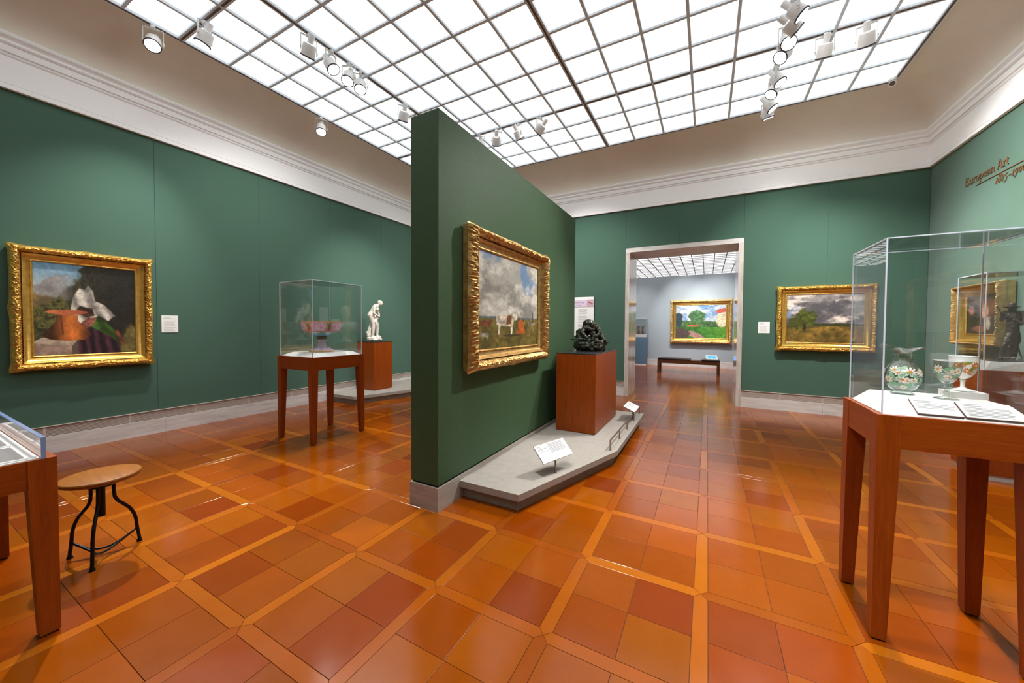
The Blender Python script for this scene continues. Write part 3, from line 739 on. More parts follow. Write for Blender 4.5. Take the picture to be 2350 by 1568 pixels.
# ================================================================== METAL LETTERING
def arc(cx, cy, rx, ry, a0, a1, n=12): return [(cx+rx*math.cos(math.radians(a0+(a1-a0)*i/n)), cy+ry*math.sin(math.radians(a0+(a1-a0)*i/n))) for i in range(n+1)]
TN, TK = .045, .095
GL = {
 'E': (.70, [([(.12, 0), (.12, 1)], TK), ([(0, .975), (.52, .975)], TN), ([(.51, .99), (.53, .80)], TN), ([(.12, .53), (.40, .53)], TN), ([(.40, .62), (.40, .44)], TN), ([(0, .025), (.56, .025)], TN), ([(.55, 0), (.60, .22)], TN)]),
 'u': (.62, [([(.0, .60), (.12, .60), (.12, .18), (.18, .06), (.28, .03), (.38, .08), (.45, .2)], .085), ([(.36, .60), (.48, .60), (.48, .02), (.58, .02)], .085)]),
 'r': (.44, [([(.02, .60), (.13, .60), (.13, .0)], .085), ([(.02, .02), (.26, .02)], TN), ([(.14, .42), (.22, .55), (.31, .60), (.39, .56)], .08)]),
 'o': (.60, [(arc(.29, .31, .22, .29, 0, 360, 22), .08)]),
 'p': (.64, [([(.02, .60), (.13, .60), (.13, -.32)], .085), ([(.02, -.31), (.27, -.31)], TN), (arc(.31, .31, .21, .28, 150, -150, 18), .08)]),
 'e': (.54, [([(.09, .35), (.45, .35)], TN), (arc(.28, .31, .19, .29, 10, 320, 20), .08)]),
 'a': (.54, [([(.08, .48), (.14, .58), (.24, .61), (.34, .56), (.37, .45), (.37, .10), (.42, .03), (.50, .05)], .08), ([(.37, .36), (.20, .30), (.09, .20), (.09, .09), (.17, .02), (.27, .05), (.37, .14)], .065)]),
 'n': (.64, [([(.02, .60), (.13, .60), (.13, .0)], .085), ([(.03, .02), (.24, .02)], TN), ([(.14, .42), (.24, .56), (.36, .60), (.45, .53), (.48, .40), (.48, .0)], .08), ([(.38, .02), (.59, .02)], TN)]),
 'A': (.80, [([(.08, 0), (.37, 1)], TN), ([(.37, 1.02), (.70, 0)], TK), ([(.18, .34), (.58, .34)], TN), ([(0, .02), (.2, .02)], TN), ([(.58, .02), (.82, .02)], TN)]),
 't': (.40, [([(.14, .82), (.14, .14), (.19, .05), (.27, .03), (.35, .09)], .085), ([(.02, .60), (.34, .60)], TN)]),
 '1': (.36, [([(.15, .60), (.15, 0)], .085), ([(.04, .54), (.15, .60)], TN), ([(.03, .02), (.28, .02)], TN)]),
 '8': (.52, [(arc(.26, .73, .15, .22, 0, 360, 18), .06), (arc(.26, .25, .20, .25, 0, 360, 18), .07)]),
 '2': (.50, [([(.06, .45), (.12, .58), (.26, .60), (.34, .50), (.30, .36), (.06, .03), (.44, .03)], .065)]),
 '5': (.48, [([(.40, .62), (.15, .60), (.11, .30), (.26, .30), (.37, .18), (.36, -.08), (.24, -.26), (.06, -.30)], .065)]),
 '9': (.54, [(arc(.26, .36, .18, .24, 0, 360, 18), .065), ([(.44, .40), (.42, .12), (.30, -.14), (.10, -.30)], .07)]),
 '0': (.52, [(arc(.26, .30, .19, .29, 0, 360, 18), .07)]),
 '-': (.62, [([(.05, .26), (.58, .26)], TN)]), ' ': (.30, [])}
def glyph_mesh(ch, sc, sx, shear, depth):
    m = MB()
    for pts, wd in GL[ch][1]:
        n = len(pts); Lf = []; Rt = []
        for i, (x, y) in enumerate(pts):
            a, b = pts[max(i-1, 0)], pts[min(i+1, n-1)]
            if n > 6 and pts[0] == pts[-1] and i in (0, n-1): a, b = pts[-2], pts[1]
            tx, ty = b[0]-a[0], b[1]-a[1]; l = math.hypot(tx, ty) or 1; nx, ny = -ty/l*wd/2, tx/l*wd/2
            Lf.append((x+nx, y+ny)); Rt.append((x-nx, y-ny))
        f = lambda p, d: (((p[0]+shear*p[1])*sx)*sc, -d, p[1]*sc)
        vs = [f(p, depth) for p in Lf]+[f(p, depth) for p in Rt]+[f(p, 0) for p in Lf]+[f(p, 0) for p in Rt]
        fs = []
        for i in range(n-1):
            fs += [(i, i+1, n+i+1, n+i), (2*n+i, 2*n+i+1, i+1, i), (n+i, n+i+1, 3*n+i+1, 3*n+i)]
        fs += [(0, n, 3*n, 2*n), (n-1, 2*n-1, 4*n-1, 3*n-1)]
        m.add(vs, fs)
    return m
r = thing('wall_lettering', 'raised bronze lettering with a thin rule high on the right wall', 'lettering', (XR, 6.425, 3.062), -HP)
def line_of(s, x, z, sc, sx, shear):
    for ch in s:
        if ch != ' ':
            o = glyph_mesh(ch, sc, sx, shear, .005).build('letter', 'brass_text', r); o.location = (x, -.004, z)
        x += GL[ch][0]*sc*sx
line_of('European Art', 0, 0, .096, 1.12, 0); line_of('1825-1900', .515, -.143, .092, 1.05, .28)
bx(.195, 1.25, -.009, -.003, -.052, -.046).build('rule', 'brass_text', r)

# ================================================================== TRACK SPOTLIGHTS
def track_lamp(label, pos, target, power=60, angle=38, on=True, body=None, blend=1.0):
    """pos = point on the track; the can hangs below it on a yoke and points at target"""
    P = Vector(pos); piv = P+Vector((0, 0, -.175)); d = (Vector(target)-piv).normalized()
    az = math.atan2(d.y, d.x); r = thing('track_spotlight', label, 'spotlight', P, az, 'spotlights on the ceiling tracks')
    tilt = math.atan2(-d.z, math.hypot(d.x, d.y))         # downwards
    bx(-.028, .028, -.018, .018, -.03, .0, ch=.003).build('track_adapter', 'lamp_white', r)
    y = .083; m = MB()
    m.box(-.011, .011, -y, y, -.034, -.030); m.box(-.011, .011, -y, -y+.004, -.205, -.030); m.box(-.011, .011, y-.004, y, -.205, -.030)
    m.build('yoke', 'lamp_white', r)
    R = Matrix.Translation((0, 0, -.175)) @ Matrix.Rotation(tilt, 4, 'Y') @ Matrix.Rotation(HP, 4, 'Y')    # lathe z -> aim
    MB().lathe([(.0001, -.155), (.026, -.155), (.030, -.150), (.030, -.062), (.034, -.055)], 20).xf(R).build('lamp_neck', 'lamp_white', r, 40)
    MB().lathe([(.034, -.060), (.060, -.055), (.066, -.045), (.070, .068), (.0705, .072), (.066, .072), (.064, .060)], 28, cap=False).xf(R).build('lamp_can', 'lamp_white', r, 40)
    MB().lathe([(.0710, .060), (.0745, .066), (.0745, .074), (.0640, .0755), (.0640, .066)], 28, cap=False).xf(R).build('front_ring', 'rim_dark', r, 40)
    MB().lathe([(.0001, .066), (.030, .066), (.0650, .069)], 28, cap=False).xf(R).build('lens', 'lamp_lens' if on else 'lamp_white', r, 40)
    for s in (-1, 1): MB().lathe([(.0001, 0), (.012, 0), (.012, .010), (.0001, .010)], 12).xf(Matrix.Translation((0, s*(y-.003), -.175)) @ Matrix.Rotation(-s*HP, 4, 'X')).build('pivot_knob', 'lamp_white', r)
    MB().tube([(.01, .02, -.03), (-.03, .035, -.06), (-.055, .02, -.09), (-.05, .005, -.06), (-.02, .0, -.035)], .0022, 5).build('cable', 'lamp_white', r, 'all')
    if on and power > 0:
        li = bpy.data.lights.new('spot', 'SPOT'); li.energy = power*SPOT; li.spot_size = math.radians(angle); li.spot_blend = blend; li.shadow_soft_size = .045; li.color = (1, .98, .95)
        lo = bpy.data.objects.new('spot', li); COL.objects.link(lo); lo.parent = r
        lo.matrix_local = R @ Matrix.Translation((0, 0, .085)) @ Matrix.Rotation(PI, 4, 'X')
    return r
zT = ZC-.008; xa, xb = gx[3], gx[13]; yb_, ya_ = gy[3], gy[10]
LAMPS = [
 ('white track spotlight hanging lowest at far left, off the ceiling edge over the left wall', (gx[0], 1.67, zT), (-3.0, .35, .4), 520, 56),
 ('white track spotlight next to the leftmost one, lens turned to the left wall', (-4.80, ya_, zT), (-5.95, 1.30, 1.45), 190, 60),
 ('white track spotlight seen from behind, first of four in the row above the left case', (xa, 2.525, zT), (-6.0, 3.0, 1.7), 110, 95),
 ('white track spotlight second in the row of four above the left case', (xa, 2.79, zT), (-1.96, 3.3, 1.3), 120, 45),
 ('white track spotlight third in the row of four above the left case', (xa, 3.03, zT), (-3.1, 1.3, .3), 150, 50),
 ('white track spotlight last in the row of four above the left case', (xa, 3.20, zT), (-2.6, 2.0, .0), 140, 50),
 ('small white track spotlight alone on the ceiling edge above the left glass case', (gx[0], 3.606, zT), (-4.2, 2.75, 1.2), 330, 44),
 ('white track spotlight just over the top left corner of the partition', (xa, 3.95, zT), (-5.7, 4.9, 1.3), 260, 62),
 ('glaring white track spotlight half hidden by the top edge of the partition', (-3.46, yb_, zT), (-2.9, 3.4, .3), 150, 50),
 ('white track spotlight seen from behind, nearest to the partition edge', (-3.13, yb_, zT), (-4.3, 7.2, 1.9), 190, 60),
 ('white track spotlight seen from behind, middle of the three above the partition edge', (-2.72, yb_, zT), (-2.0, 7.2, 1.75), 240, 76),
 ('white track spotlight seen from behind, rightmost of the three above the partition edge', (-2.34, yb_, zT), (-5.9, 6.0, 1.7), 190, 60),
 ('white track spotlight at the top picture edge on the right-hand track', (xb, 4.42, zT), (2.72, 4.6, 2.3), 260, 76),
 ('white track spotlight on the right-hand track turned toward the right wall, above the glowing one', (xb, 4.62, zT), (2.72, 5.6, 2.7), 280, 60),
 ('glowing white track spotlight on the right-hand track facing the viewer', (xb, 4.82, zT), (.95, 2.2, .6), 520, 56),
 ('white track spotlight on the right-hand track aimed left at the pasture painting', (xb, 5.04, zT), (-1.65, 3.05, 1.40), 330, 54),
 ('white track spotlight on the right-hand track, upper of the lower cluster', (xb, 5.50, zT), (2.42, 5.0, 1.3), 300, 44),
 ('white track spotlight on the right-hand track, directly under the upper of the lower cluster', (xb, 5.74, zT), (-1.2, 4.4, .9), 330, 44),
 ('white track spotlight on the right-hand track, second from the ceiling border', (xb, 6.10, zT), (2.70, 5.95, 1.5), 280, 50),
 ('white track spotlight on the right-hand track, nearest the ceiling border', (xb, 6.30, zT), (1.3, 7.2, 1.7), 26, 80),
 ('white track spotlight seen from behind, left one of the pair right of the track', (1.09, yb_, zT), (1.0, 7.14, 1.6), 230, 70),
 ('white track spotlight seen from behind, right one of the pair near the corner', (1.435, yb_, zT), (1.95, 7.14, 1.55), 200, 60),
]
for a in LAMPS: track_lamp(*a)
# two more out of view; the first is added to light the floor
track_lamp('added track spotlight on the cross track, out of view, lighting the floor', (-1.2, ya_, zT), (-.2, 2.9, 0), 260, 66)
track_lamp('white track spotlight over the near right display case', (xb, .55, zT), (1.0, 2.4, .6), 330, 56)
# unseen lamps added to brighten the next room
for k, (x, y, tx, ty, tz, pw) in enumerate(((-.9, 11.6, -.6, YW, 1.5, 320), (.25, 11.6, .2, YW, 1.5, 320), (-2.2, 11.6, -2.1, 13.45, 1.2, 160), (-.2, 10.1, -.5, 11.8, .3, 120))):
    track_lamp('added unseen track spotlight in the next room, %s over its ceiling grid' % ('first from the left', 'first from the right', 'outermost on the left', 'closest to the doorway')[k], (x, y, zT), (tx, ty, tz), pw, 50)
# security camera in the ceiling corner
r = thing('security_camera', 'small white bullet security camera at the ceiling corner', 'camera', (2.07, 6.50, ZC-.006), 0)
MB().lathe([(.0001, -.03), (.04, -.03), (.045, -.022), (.045, 0)], 20).build('mount', 'lamp_white', r, 40)
MB().tube([(0, 0, -.03), (0, -.01, -.055), (-.01, -.03, -.07)], .012, 8).build('bracket', 'lamp_white', r, 'all')
dv = (Vector((0, 0, 1.2))-Vector((2.07, 6.5, 4.5))).normalized(); Rm = Matrix.Translation((-.02, -.05, -.085)) @ dv.to_track_quat('Z', 'Y').to_matrix().to_4x4()
MB().lathe([(.0001, -.07), (.030, -.07), (.034, -.06), (.036, .07), (.030, .072), (.028, .06)], 20, cap=False).xf(Rm).build('body', 'lamp_white', r, 40)
MB().lathe([(.0001, .058), (.028, .060)], 20, cap=False).xf(Rm).build('lens', 'slot_dark', r)

# ================================================================== DISPLAY CASES
def bonnet(root, x0, x1, y0, y1, z0, z1, t=.006, e=.0032):
    for a in ((x0, x1, y0, y0+t, z0, z1), (x0, x1, y1-t, y1, z0, z1), (x0, x0+t, y0+t, y1-t, z0, z1), (x1-t, x1, y0+t, y1-t, z0, z1), (x0+t, x1-t, y0+t, y1-t, z1-t, z1)):
        bx(*a).build('glass_pane', 'pane_glass', root)
    for x in (x0, x1):
        for y in (y0, y1): bx(x-e, x+e, y-e, y+e, z0, z1).build('glass_edge', 'glass_edge', root)
    for y in (y0, y1): bx(x0, x1, y-e, y+e, z1-e, z1+e).build('glass_edge', 'glass_edge', root)
    for x in (x0, x1): bx(x-e, x+e, y0, y1, z1-e, z1+e).build('glass_edge', 'glass_edge', root)
def case_table(root, x0, x1, y0, y1, zt, za, lt=.075, lb=.05):
    for sx in (0, 1):
        for sy in (0, 1):
            fx = (lambda wd: (x0, x0+wd) if sx == 0 else (x1-wd, x1)); fy = (lambda wd: (y0, y0+wd) if sy == 0 else (y1-wd, y1))
            m = MB().frustum((*fx(lb), *fy(lb)), (*fx(lt), *fy(lt)), .008, za)
            m.box(*fx(lt), *fy(lt), za, zt)
            l = m.build('leg', 'cherry_z', root)
            bx(fx(lb)[0]+.006, fx(lb)[1]-.006, fy(lb)[0]+.006, fy(lb)[1]-.006, 0, .008).build('foot_pad', 'black_iron', l)
    g = .004
    for y in ((y0+.003, y0+.025), (y1-.025, y1-.003)): bx(x0+lt, x1-lt, *y, za, zt).build('apron', 'cherry_x', root)
    for x in ((x0+.003, x0+.025), (x1-.025, x1-.003)): bx(*x, y0+lt, y1-lt, za, zt).build('apron', 'cherry_y', root)
    bx(x0+.02, x1-.02, y0+.02, y1-.02, zt-.03, zt-.002).build('top_board', 'cherry_x', root)
def local_case(name, label, x0, x1, y0, y1):
    cx, cy = (x0+x1)/2, (y0+y1)/2
    return thing(name, label, 'display case', (cx, cy, 0)), x0-cx, x1-cx, y0-cy, y1-cy
# left case with the compote
cL, x0, x1, y0, y1 = local_case('display_case', 'cherry table case with tall glass cover holding the pink compote', -4.53, -3.86, 2.46, 3.15)
case_table(cL, x0, x1, y0, y1, .982, .832)
bonnet(cL, x0+.022, x1-.022, y0+.022, y1-.022, .982, 1.852)
MB().frustum((x0+.03, x1-.03, y0+.03, y1-.03), (x0+.10, x1-.10, y0+.13, y1-.10), .982, 1.022).build('deck', 'case_white', cL)
# near right case with the glassware
cR, x0, x1, y0, y1 = local_case('display_case', 'near right cherry table case with glass cover over enamelled glassware', .65, 1.145, 2.09, 2.53)
case_table(cR, x0, x1, y0, y1, .982, .843)
bonnet(cR, x0+.02, x1-.02, y0+.02, y1-.02, .982, 1.735, e=.0023)
MB().frustum((x0+.027, x1-.027, y0+.027, y1-.027), (x0+.085, x1-.06, y0+.125, y1-.055), .982, 1.038).build('deck', 'case_white', cR)
# low flat case cut off by the left picture edge
cN, x0, x1, y0, y1 = local_case('display_case', 'low cherry table case with a flat tray cut off by the left picture edge', -3.575, -2.49, -1.4, .437)
case_table(cN, x0, x1, y0, y1, .771, .650, .078, .058)
bx(x0+.025, x1-.012, y0+.03, y1-.045, .771, .776).build('tray', 'case_white', cN)
bx(x0+.02, x1-.004, y1-.042, y1-.030, .771, .862).build('glass_pane', 'pane_glass', cN)
bx(x0+.02, x1-.004, y1-.043, y1-.029, .858, .863).build('glass_edge', 'glass_edge_blue', cN); bx(x1-.0042, x1-.002, y1-.043, y1-.029, .771, .863).build('glass_edge', 'glass_edge_blue', cN)
bx(x0+.02, x0+.032, y0+.03, y1-.042, .771, .862).build('glass_pane', 'pane_glass', cN)
bx(x0+.04, x1-.03, y1-.060, y1-.050, .776, .781).build('inner_rim', 'case_white', cN)
for k in range(3):
    X = x1-.022-.33*k; Y = y1-.072
    c = thing('display_sheet', 'grey mounted sheet in the low case, %s' % ('closest to its front right corner', 'middle one along the glass end', 'farthest one along the glass end')[k], 'sheet', (cN.location.x+X-.145, cN.location.y+Y-.18, .776), 0, 'sheets in the low case')
    bx(-.145, .145, -.18, .18, 0, .006).build('mount', 'card_white', c); bx(-.137, .137, -.172, .172, .006, .0068).build('sheet', 'card_grey', c)
# ---- cherry pedestals
def pedestal(label, x0, x1, y0, y1, z0, z1, top='granite_black', tt=.012):
    cx, cy = (x0+x1)/2, (y0+y1)/2; r = thing('pedestal', label, 'pedestal', (cx, cy, z0))
    bx(x0-cx, x1-cx, y0-cy, y1-cy, .004, z1-z0-tt, ch=.003).build('body', 'cherry_z', r)
    bx(x0-cx+.02, x1-cx-.02, y0-cy+.02, y1-cy-.02, 0, .006).build('plinth_foot', 'black_iron', r)
    bx(x0-cx, x1-cx, y0-cy, y1-cy, z1-z0-tt, z1-z0, ch=.002).build('top_slab', top, r); return r
pedestal('cherry pedestal carrying the dark bronze beside the partition', -1.55, -1.085, 3.94, 4.98, .14, 1.045)
pedestal('cherry pedestal carrying the white marble figure by the left wall', -5.88, -5.42, 4.64, 5.075, .135, 1.04)
r, x0, x1, y0, y1 = local_case('display_case', 'cherry pedestal case with glass cover holding the bronze soldier by the right wall', 2.17, 2.68, 4.79, 5.22)
bx(x0+.02, x1-.02, y0+.02, y1-.02, 0, .05).build('recessed_base', 'case_grey', r)
bx(x0, x1, y0, y1, .05, .985, ch=.003).build('body', 'cherry_z', r)
bonnet(r, x0+.01, x1-.01, y0+.01, y1-.01, .985, 1.852)
MB().frustum((x0+.02, x1-.02, y0+.02, y1-.02), (x0+.085, x1-.05, y0+.085, y1-.05), .985, 1.058).build('deck', 'case_grey', r)
# ---- stone platforms
def platform(label, poly, ins, ztop, edges):
    cx = sum(p[0] for p in poly)/len(poly); cy = sum(p[1] for p in poly)/len(poly)
    r = thing('stone_platform', label, 'platform', (cx, cy, 0)); q = [(x-cx, y-cy) for x, y in poly]; w = [(x-cx, y-cy) for x, y in ins]
    MB().prism(q, ztop-.05, ztop).build('slab', 'plinth_stone', r); MB().prism(w, 0, ztop-.05).build('recessed_base', 'stone_edge', r); return r
platform('low stone platform along the partition under the bronze pedestal', [(PX1+.007, 2.262), (-1.172, 2.268), (-.758, 3.541), (-.762, 5.275), (PX1+.007, 5.275)],
         [(PX1+.007, 2.31), (-1.205, 2.315), (-.808, 3.555), (-.812, 5.225), (PX1+.007, 5.225)], .14, 0)
platform('low stone platform by the left wall under the marble figure', [(XL+.024, 4.07), (-5.26, 4.08), (-4.90, 5.2), (-4.90, 6.4), (XL+.024, 6.4)],
         [(XL+.024, 4.12), (-5.29, 4.13), (-4.95, 5.21), (-4.95, 6.35), (XL+.024, 6.35)], .135, 0)
# ---- rail and slanted labels on the platform
r = thing('low_rail', 'low steel guard rail with five posts on the stone platform', 'rail', (-.82, 4.39, .14))
for y in (3.54, 3.96, 4.375, 4.82, 5.24):
    bx(-.006, .006, y-4.39-.006, y-4.39+.006, .0, .092).build('post', 'steel', r); bx(-.012, .012, y-4.39-.012, y-4.39+.012, 0, .003).build('post_foot', 'steel', r)
bx(-.007, .007, -.856, .856, .092, .100).build('top_bar', 'steel', r)
def slant(name, label, bl, br, tl, rows_a, post=None):
    bl, br, tl = Vector(bl), Vector(br), Vector(tl); ex = br-bl; w = ex.length; ex.normalize(); ez = tl-bl; ez -= ex*ez.dot(ex); hh = ez.length; ez.normalize(); ey = ez.cross(ex)
    base = Vector(post[0]) if post else (bl+br)/2
    r = thing(name, label, 'label', base)
    T = Matrix(((ex.x, ey.x, ez.x, bl.x-base.x), (ex.y, ey.y, ez.y, bl.y-base.y), (ex.z, ey.z, ez.z, bl.z-base.z), (0, 0, 0, 1)))
    sgn = -1 if ey.z > 0 else 1
    MB().box(0, w, -.006, 0, 0, hh).xf(T).build('backing', 'card_edge', r)
    y0_, y1_ = (-.008, -.006) if ey.z < 0 else (0, .002)
    MB().box(.001, w-.001, y0_, y1_, .001, hh-.001).xf(T).build('card', 'card_white', r)
    m = MB(); yy = (-.0086, -.008) if ey.z < 0 else (.002, .0026)
    for a, b, c, t in rows_a: m.box(a*w, b*w, *yy, c*hh-t/2, c*hh+t/2)
    m.xf(T).build('print', 'ink', r)
    if post: MB().tube([(0, 0, 0), (0, 0, post[1])], .007, 10).build('post', 'steel', r, 'all'); MB().lathe([(.0001, 0), (.013, 0), (.013, .003), (.0001, .003)], 12).build('post_foot', 'steel', r)
    return r
q = random.Random(5)
rows = [(.40, .93-.05*q.random(), .90-.058*i, .004) for i in range(9)]+[(.06, .22, .88, .004), (.06, .17, .83, .003), (.06, .34, .74, .004), (.06, .20, .69, .003), (.06, .36, .60, .0025)]
slant('label_stand', 'slanted white text label on a steel post at the near end of the stone platform', (-1.131, 2.614, .25), (-1.009, 2.962, .25), (-1.247, 2.638, .36), rows, ((-1.087, 2.762, .14), .128))
slant('label_stand', 'small slanted white text label held over the far end of the guard rail', (-.795, 4.72, .262), (-.798, 5.09, .262), (-.938, 4.76, .325), [(.08, .4, .8, .004), (.08, .45, .7, .003)]+[(.5, .92, .85-.07*i, .003) for i in range(7)], ((-.845, 4.90, .14), .13))

# ================================================================== STOOL
r = thing('stool', 'round wooden stool on three bent black iron legs', 'stool', (-3.08, .697, 0), 0)
ZS = .478
MB().lathe([(.0001, ZS-.030), (.140, ZS-.030), (.155, ZS-.026), (.164, ZS-.016), (.166, ZS-.008), (.162, ZS-.002), (.155, ZS), (.0001, ZS)], 48, cap=False).build('seat', 'seat_wood', r, 40)
MB().lathe([(.0001, .235), (.016, .235), (.016, ZS-.05), (.03, ZS-.045), (.06, ZS-.032), (.0001, ZS-.030)], 16, cap=False).build('screw_post', 'black_iron', r, 40)
MB().tube([(.05*math.cos(2*PI*k/24), .05*math.sin(2*PI*k/24), ZS-.06) for k in range(24)], .008, 8, True).build('hub_ring', 'black_iron', r, 'all')
feet = [(-2.94+3.08, .627-.697), (-3.207+3.08, .599-.697), (-3.098+3.08, .86-.697)]
FA = [math.atan2(y, x) for x, y in feet]; FR = sum(math.hypot(x, y) for x, y in feet)/3
for a in FA:
    c, s = math.cos(a), math.sin(a); pr = [(.052, ZS-.032), (.052, .36), (.055, .325), (.068, .295), (.092, .265), (.118, .23), (.136, .19), (.146, .15), (.150, .10), (FR+.002, .006)]
    f = []
    for i in range(len(pr)-1):
        for t in (0, .5): f.append((pr[i][0]+(pr[i+1][0]-pr[i][0])*t, pr[i][1]+(pr[i+1][1]-pr[i][1])*t))
    f.append(pr[-1])
    l = MB().tube([(c*u, s*u, z) for u, z in f], .0085, 10).build('leg', 'black_iron', r, 'all')
    MB().lathe([(.0001, 0), (.014, 0), (.013, .008), (.009, .016)], 12, c*FR, s*FR).build('foot_cap', 'black_iron', l, 40)
for i in range(3):
    a, b = FA[i], FA[(i+1) % 3]; R_ = .148; z = .088
    p0, p1 = Vector((R_*math.cos(a), R_*math.sin(a), z)), Vector((R_*math.cos(b), R_*math.sin(b), z)); mid = (p0+p1)/2
    pts = []
    for k in range(13):
        t = k/12; p = p0.lerp(p1, t); p -= mid*.62*math.sin(PI*t); pts.append(p)
    MB().tube(pts, .0062, 8).build('stretcher', 'black_iron', r, 'all')

# ================================================================== VESSELS
def lathe_colored(name, label, loc, prof, n, colfn, cat):
    m = MB().lathe(prof, n, cap=False); cc = np.zeros((len(m.v), 3))
    for i, (R_, z) in enumerate(prof):
        for k in range(n): cc[i*n+k] = colfn(i, R_, z, 2*PI*k/n)
    return m, s2l_np(cc)
def dense(prof, n=5):
    out = []
    for a, b in zip(prof[:-1], prof[1:]):
        for k in range(n): out.append((a[0]+(b[0]-a[0])*k/n, a[1]+(b[1]-a[1])*k/n))
    return out+[prof[-1]]
pos = (-4.185, 2.795, 1.022)
r = thing('compote', 'pink and gold porcelain footed bowl standing in the left glass case', 'bowl', pos, .3)
foot = dense([(.0001, .0), (.140, .0), (.142, .008), (.138, .014), (.128, .022), (.110, .034), (.080, .050), (.062, .062)], 4)
def cf(i, R_, z, a):
    if z < .016: return C(222, 178, 84)
    w = math.sin(8*a); base = C(248, 236, 244) if w > 0 else C(236, 200, 240)
    if z > .05: base = C(140, 176, 196)
    if abs(math.sin(16*a+z*90)) < .25: base = C(214, 168, 96)
    return base
m, cc = lathe_colored('foot', '', 0, foot, 96, cf, ''); m.build('foot', 'porcelain', r, 'all', cc)
stem = dense([(.062, .062), (.048, .075), (.043, .10), (.043, .128), (.052, .134), (.054, .150), (.060, .156), (.060, .166), (.052, .170), (.050, .178), (.060, .186), (.064, .196)], 3)
def cs_(i, R_, z, a):
    if z < .13: return C(206, 180, 222) if abs(math.sin(6*a)) > .5 else C(240, 232, 242)
    if z < .152: return C(206, 190, 186)
    if z < .168: return C(120, 96, 92)
    return C(60, 56, 64) if z > .176 else C(198, 164, 108)
m, cc = lathe_colored('stem', '', 0, stem, 96, cs_, ''); m.build('stem', 'porcelain', r, 'all', cc)
bowl = dense([(.064, .196), (.09, .206), (.13, .226), (.165, .240), (.196, .246), (.206, .250), (.207, .262), (.218, .300), (.230, .345), (.239, .368), (.240, .374), (.235, .374), (.222, .340), (.204, .270), (.16, .256), (.0001, .250)], 5)
def cb(i, R_, z, a):
    inner = i > 11*5
    if inner: return C(238, 224, 214)
    if z < .236: return C(110, 178, 206)
    if z < .247: return C(214, 196, 160) if math.sin(24*a) > 0 else C(220, 160, 66)
    if z < .258: return C(190, 168, 172)
    if z > .362: return C(232, 196, 150)
    s = (a*6/(2*PI)) % 1; d = abs(s-.5)*2; hgt = (z-.262)/.10
    if d < .16*(1.2-hgt): return C(120, 150, 162) if hgt > .35 else C(178, 108, 116)
    if d < .34: return C(222, 168, 92) if (math.sin(40*s+6*hgt) > -.2) else C(240, 226, 214)
    return C(238, 184, 240) if math.sin(70*s+9*hgt*math.sin(30*s)) > .1-.6*(hgt > .75) else C(252, 248, 255)
m, cc = lathe_colored('bowl', '', 0, bowl, 180, cb, ''); m.build('bowl', 'porcelain', r, 'all', cc)
for k in range(6):
    a = 2*PI*k/6
    MB().ball((.188*math.cos(a), .188*math.sin(a), .241), (.012, .012, .008)).build('gilt_knob', 'gold_smooth', r, 'all')

def on_surface(prof, th, z):
    for (r0, z0), (r1, z1) in zip(prof[:-1], prof[1:]):
        if z0 <= z <= z1 and z1 > z0:
            t = (z-z0)/(z1-z0); rr = r0+(r1-r0)*t; return (rr+.0012)*math.cos(th), (rr+.0012)*math.sin(th), z
    return prof[-1][0]*math.cos(th), prof[-1][0]*math.sin(th), z
def flower(root, prof, th, z, R_, mat='petal', n=9, eye='flower_eye', rref=.045):
    R_ *= .85
    def P(x, y): return on_surface(prof, th+x/rref, z+y)
    vs = []; fs = []
    for k in range(n):
        a = 2*PI*k/n; b = len(vs)
        for rr, wd in ((.18, .04), (.5, .15), (.8, .16), (1, .04)):
            for s in (-1, 1): vs.append(P(R_*(rr*math.cos(a)-s*wd*math.sin(a)), R_*(rr*math.sin(a)+s*wd*math.cos(a))))
        fs += [(b+2*i, b+2*i+1, b+2*i+3, b+2*i+2) for i in range(3)]
    o = MB().add(vs, fs).build('flower', mat, root)
    c = P(0, 0); rr = math.hypot(c[0], c[1]); c = (c[0]*(1+.001/rr), c[1]*(1+.001/rr), c[2])
    e = [tuple(np.array(P(R_*.27*math.cos(2*PI*k/10), R_*.27*math.sin(2*PI*k/10)))*np.array([1+.001/rr, 1+.001/rr, 1])) for k in range(10)]
    MB().add([c]+e, [(0, 1+k, 1+(k+1) % 10) for k in range(10)]).build('flower_eye', eye, o)
def leaf(root, prof, th, z, ln, wd, ang, mat='leaf_green', rref=.045):
    ln *= .85
    vs = []; n = 8
    for i in range(n+1):
        t = i/n; w = wd*math.sin(PI*t)**.8; x = (t-.5)*ln
        for s in (-1, 0, 1):
            px_, py_ = x, s*w; vs.append(on_surface(prof, th+(px_*math.cos(ang)-py_*math.sin(ang))/rref, z+px_*math.sin(ang)+py_*math.cos(ang)))
    fs = [(3*i+s, 3*i+s+1, 3*i+s+4, 3*i+s+3) for i in range(n) for s in (0, 1)]
    MB().add(vs, fs).build('leaf', mat, root)
FACE = math.atan2(-2.3, -.85)        # toward the viewer
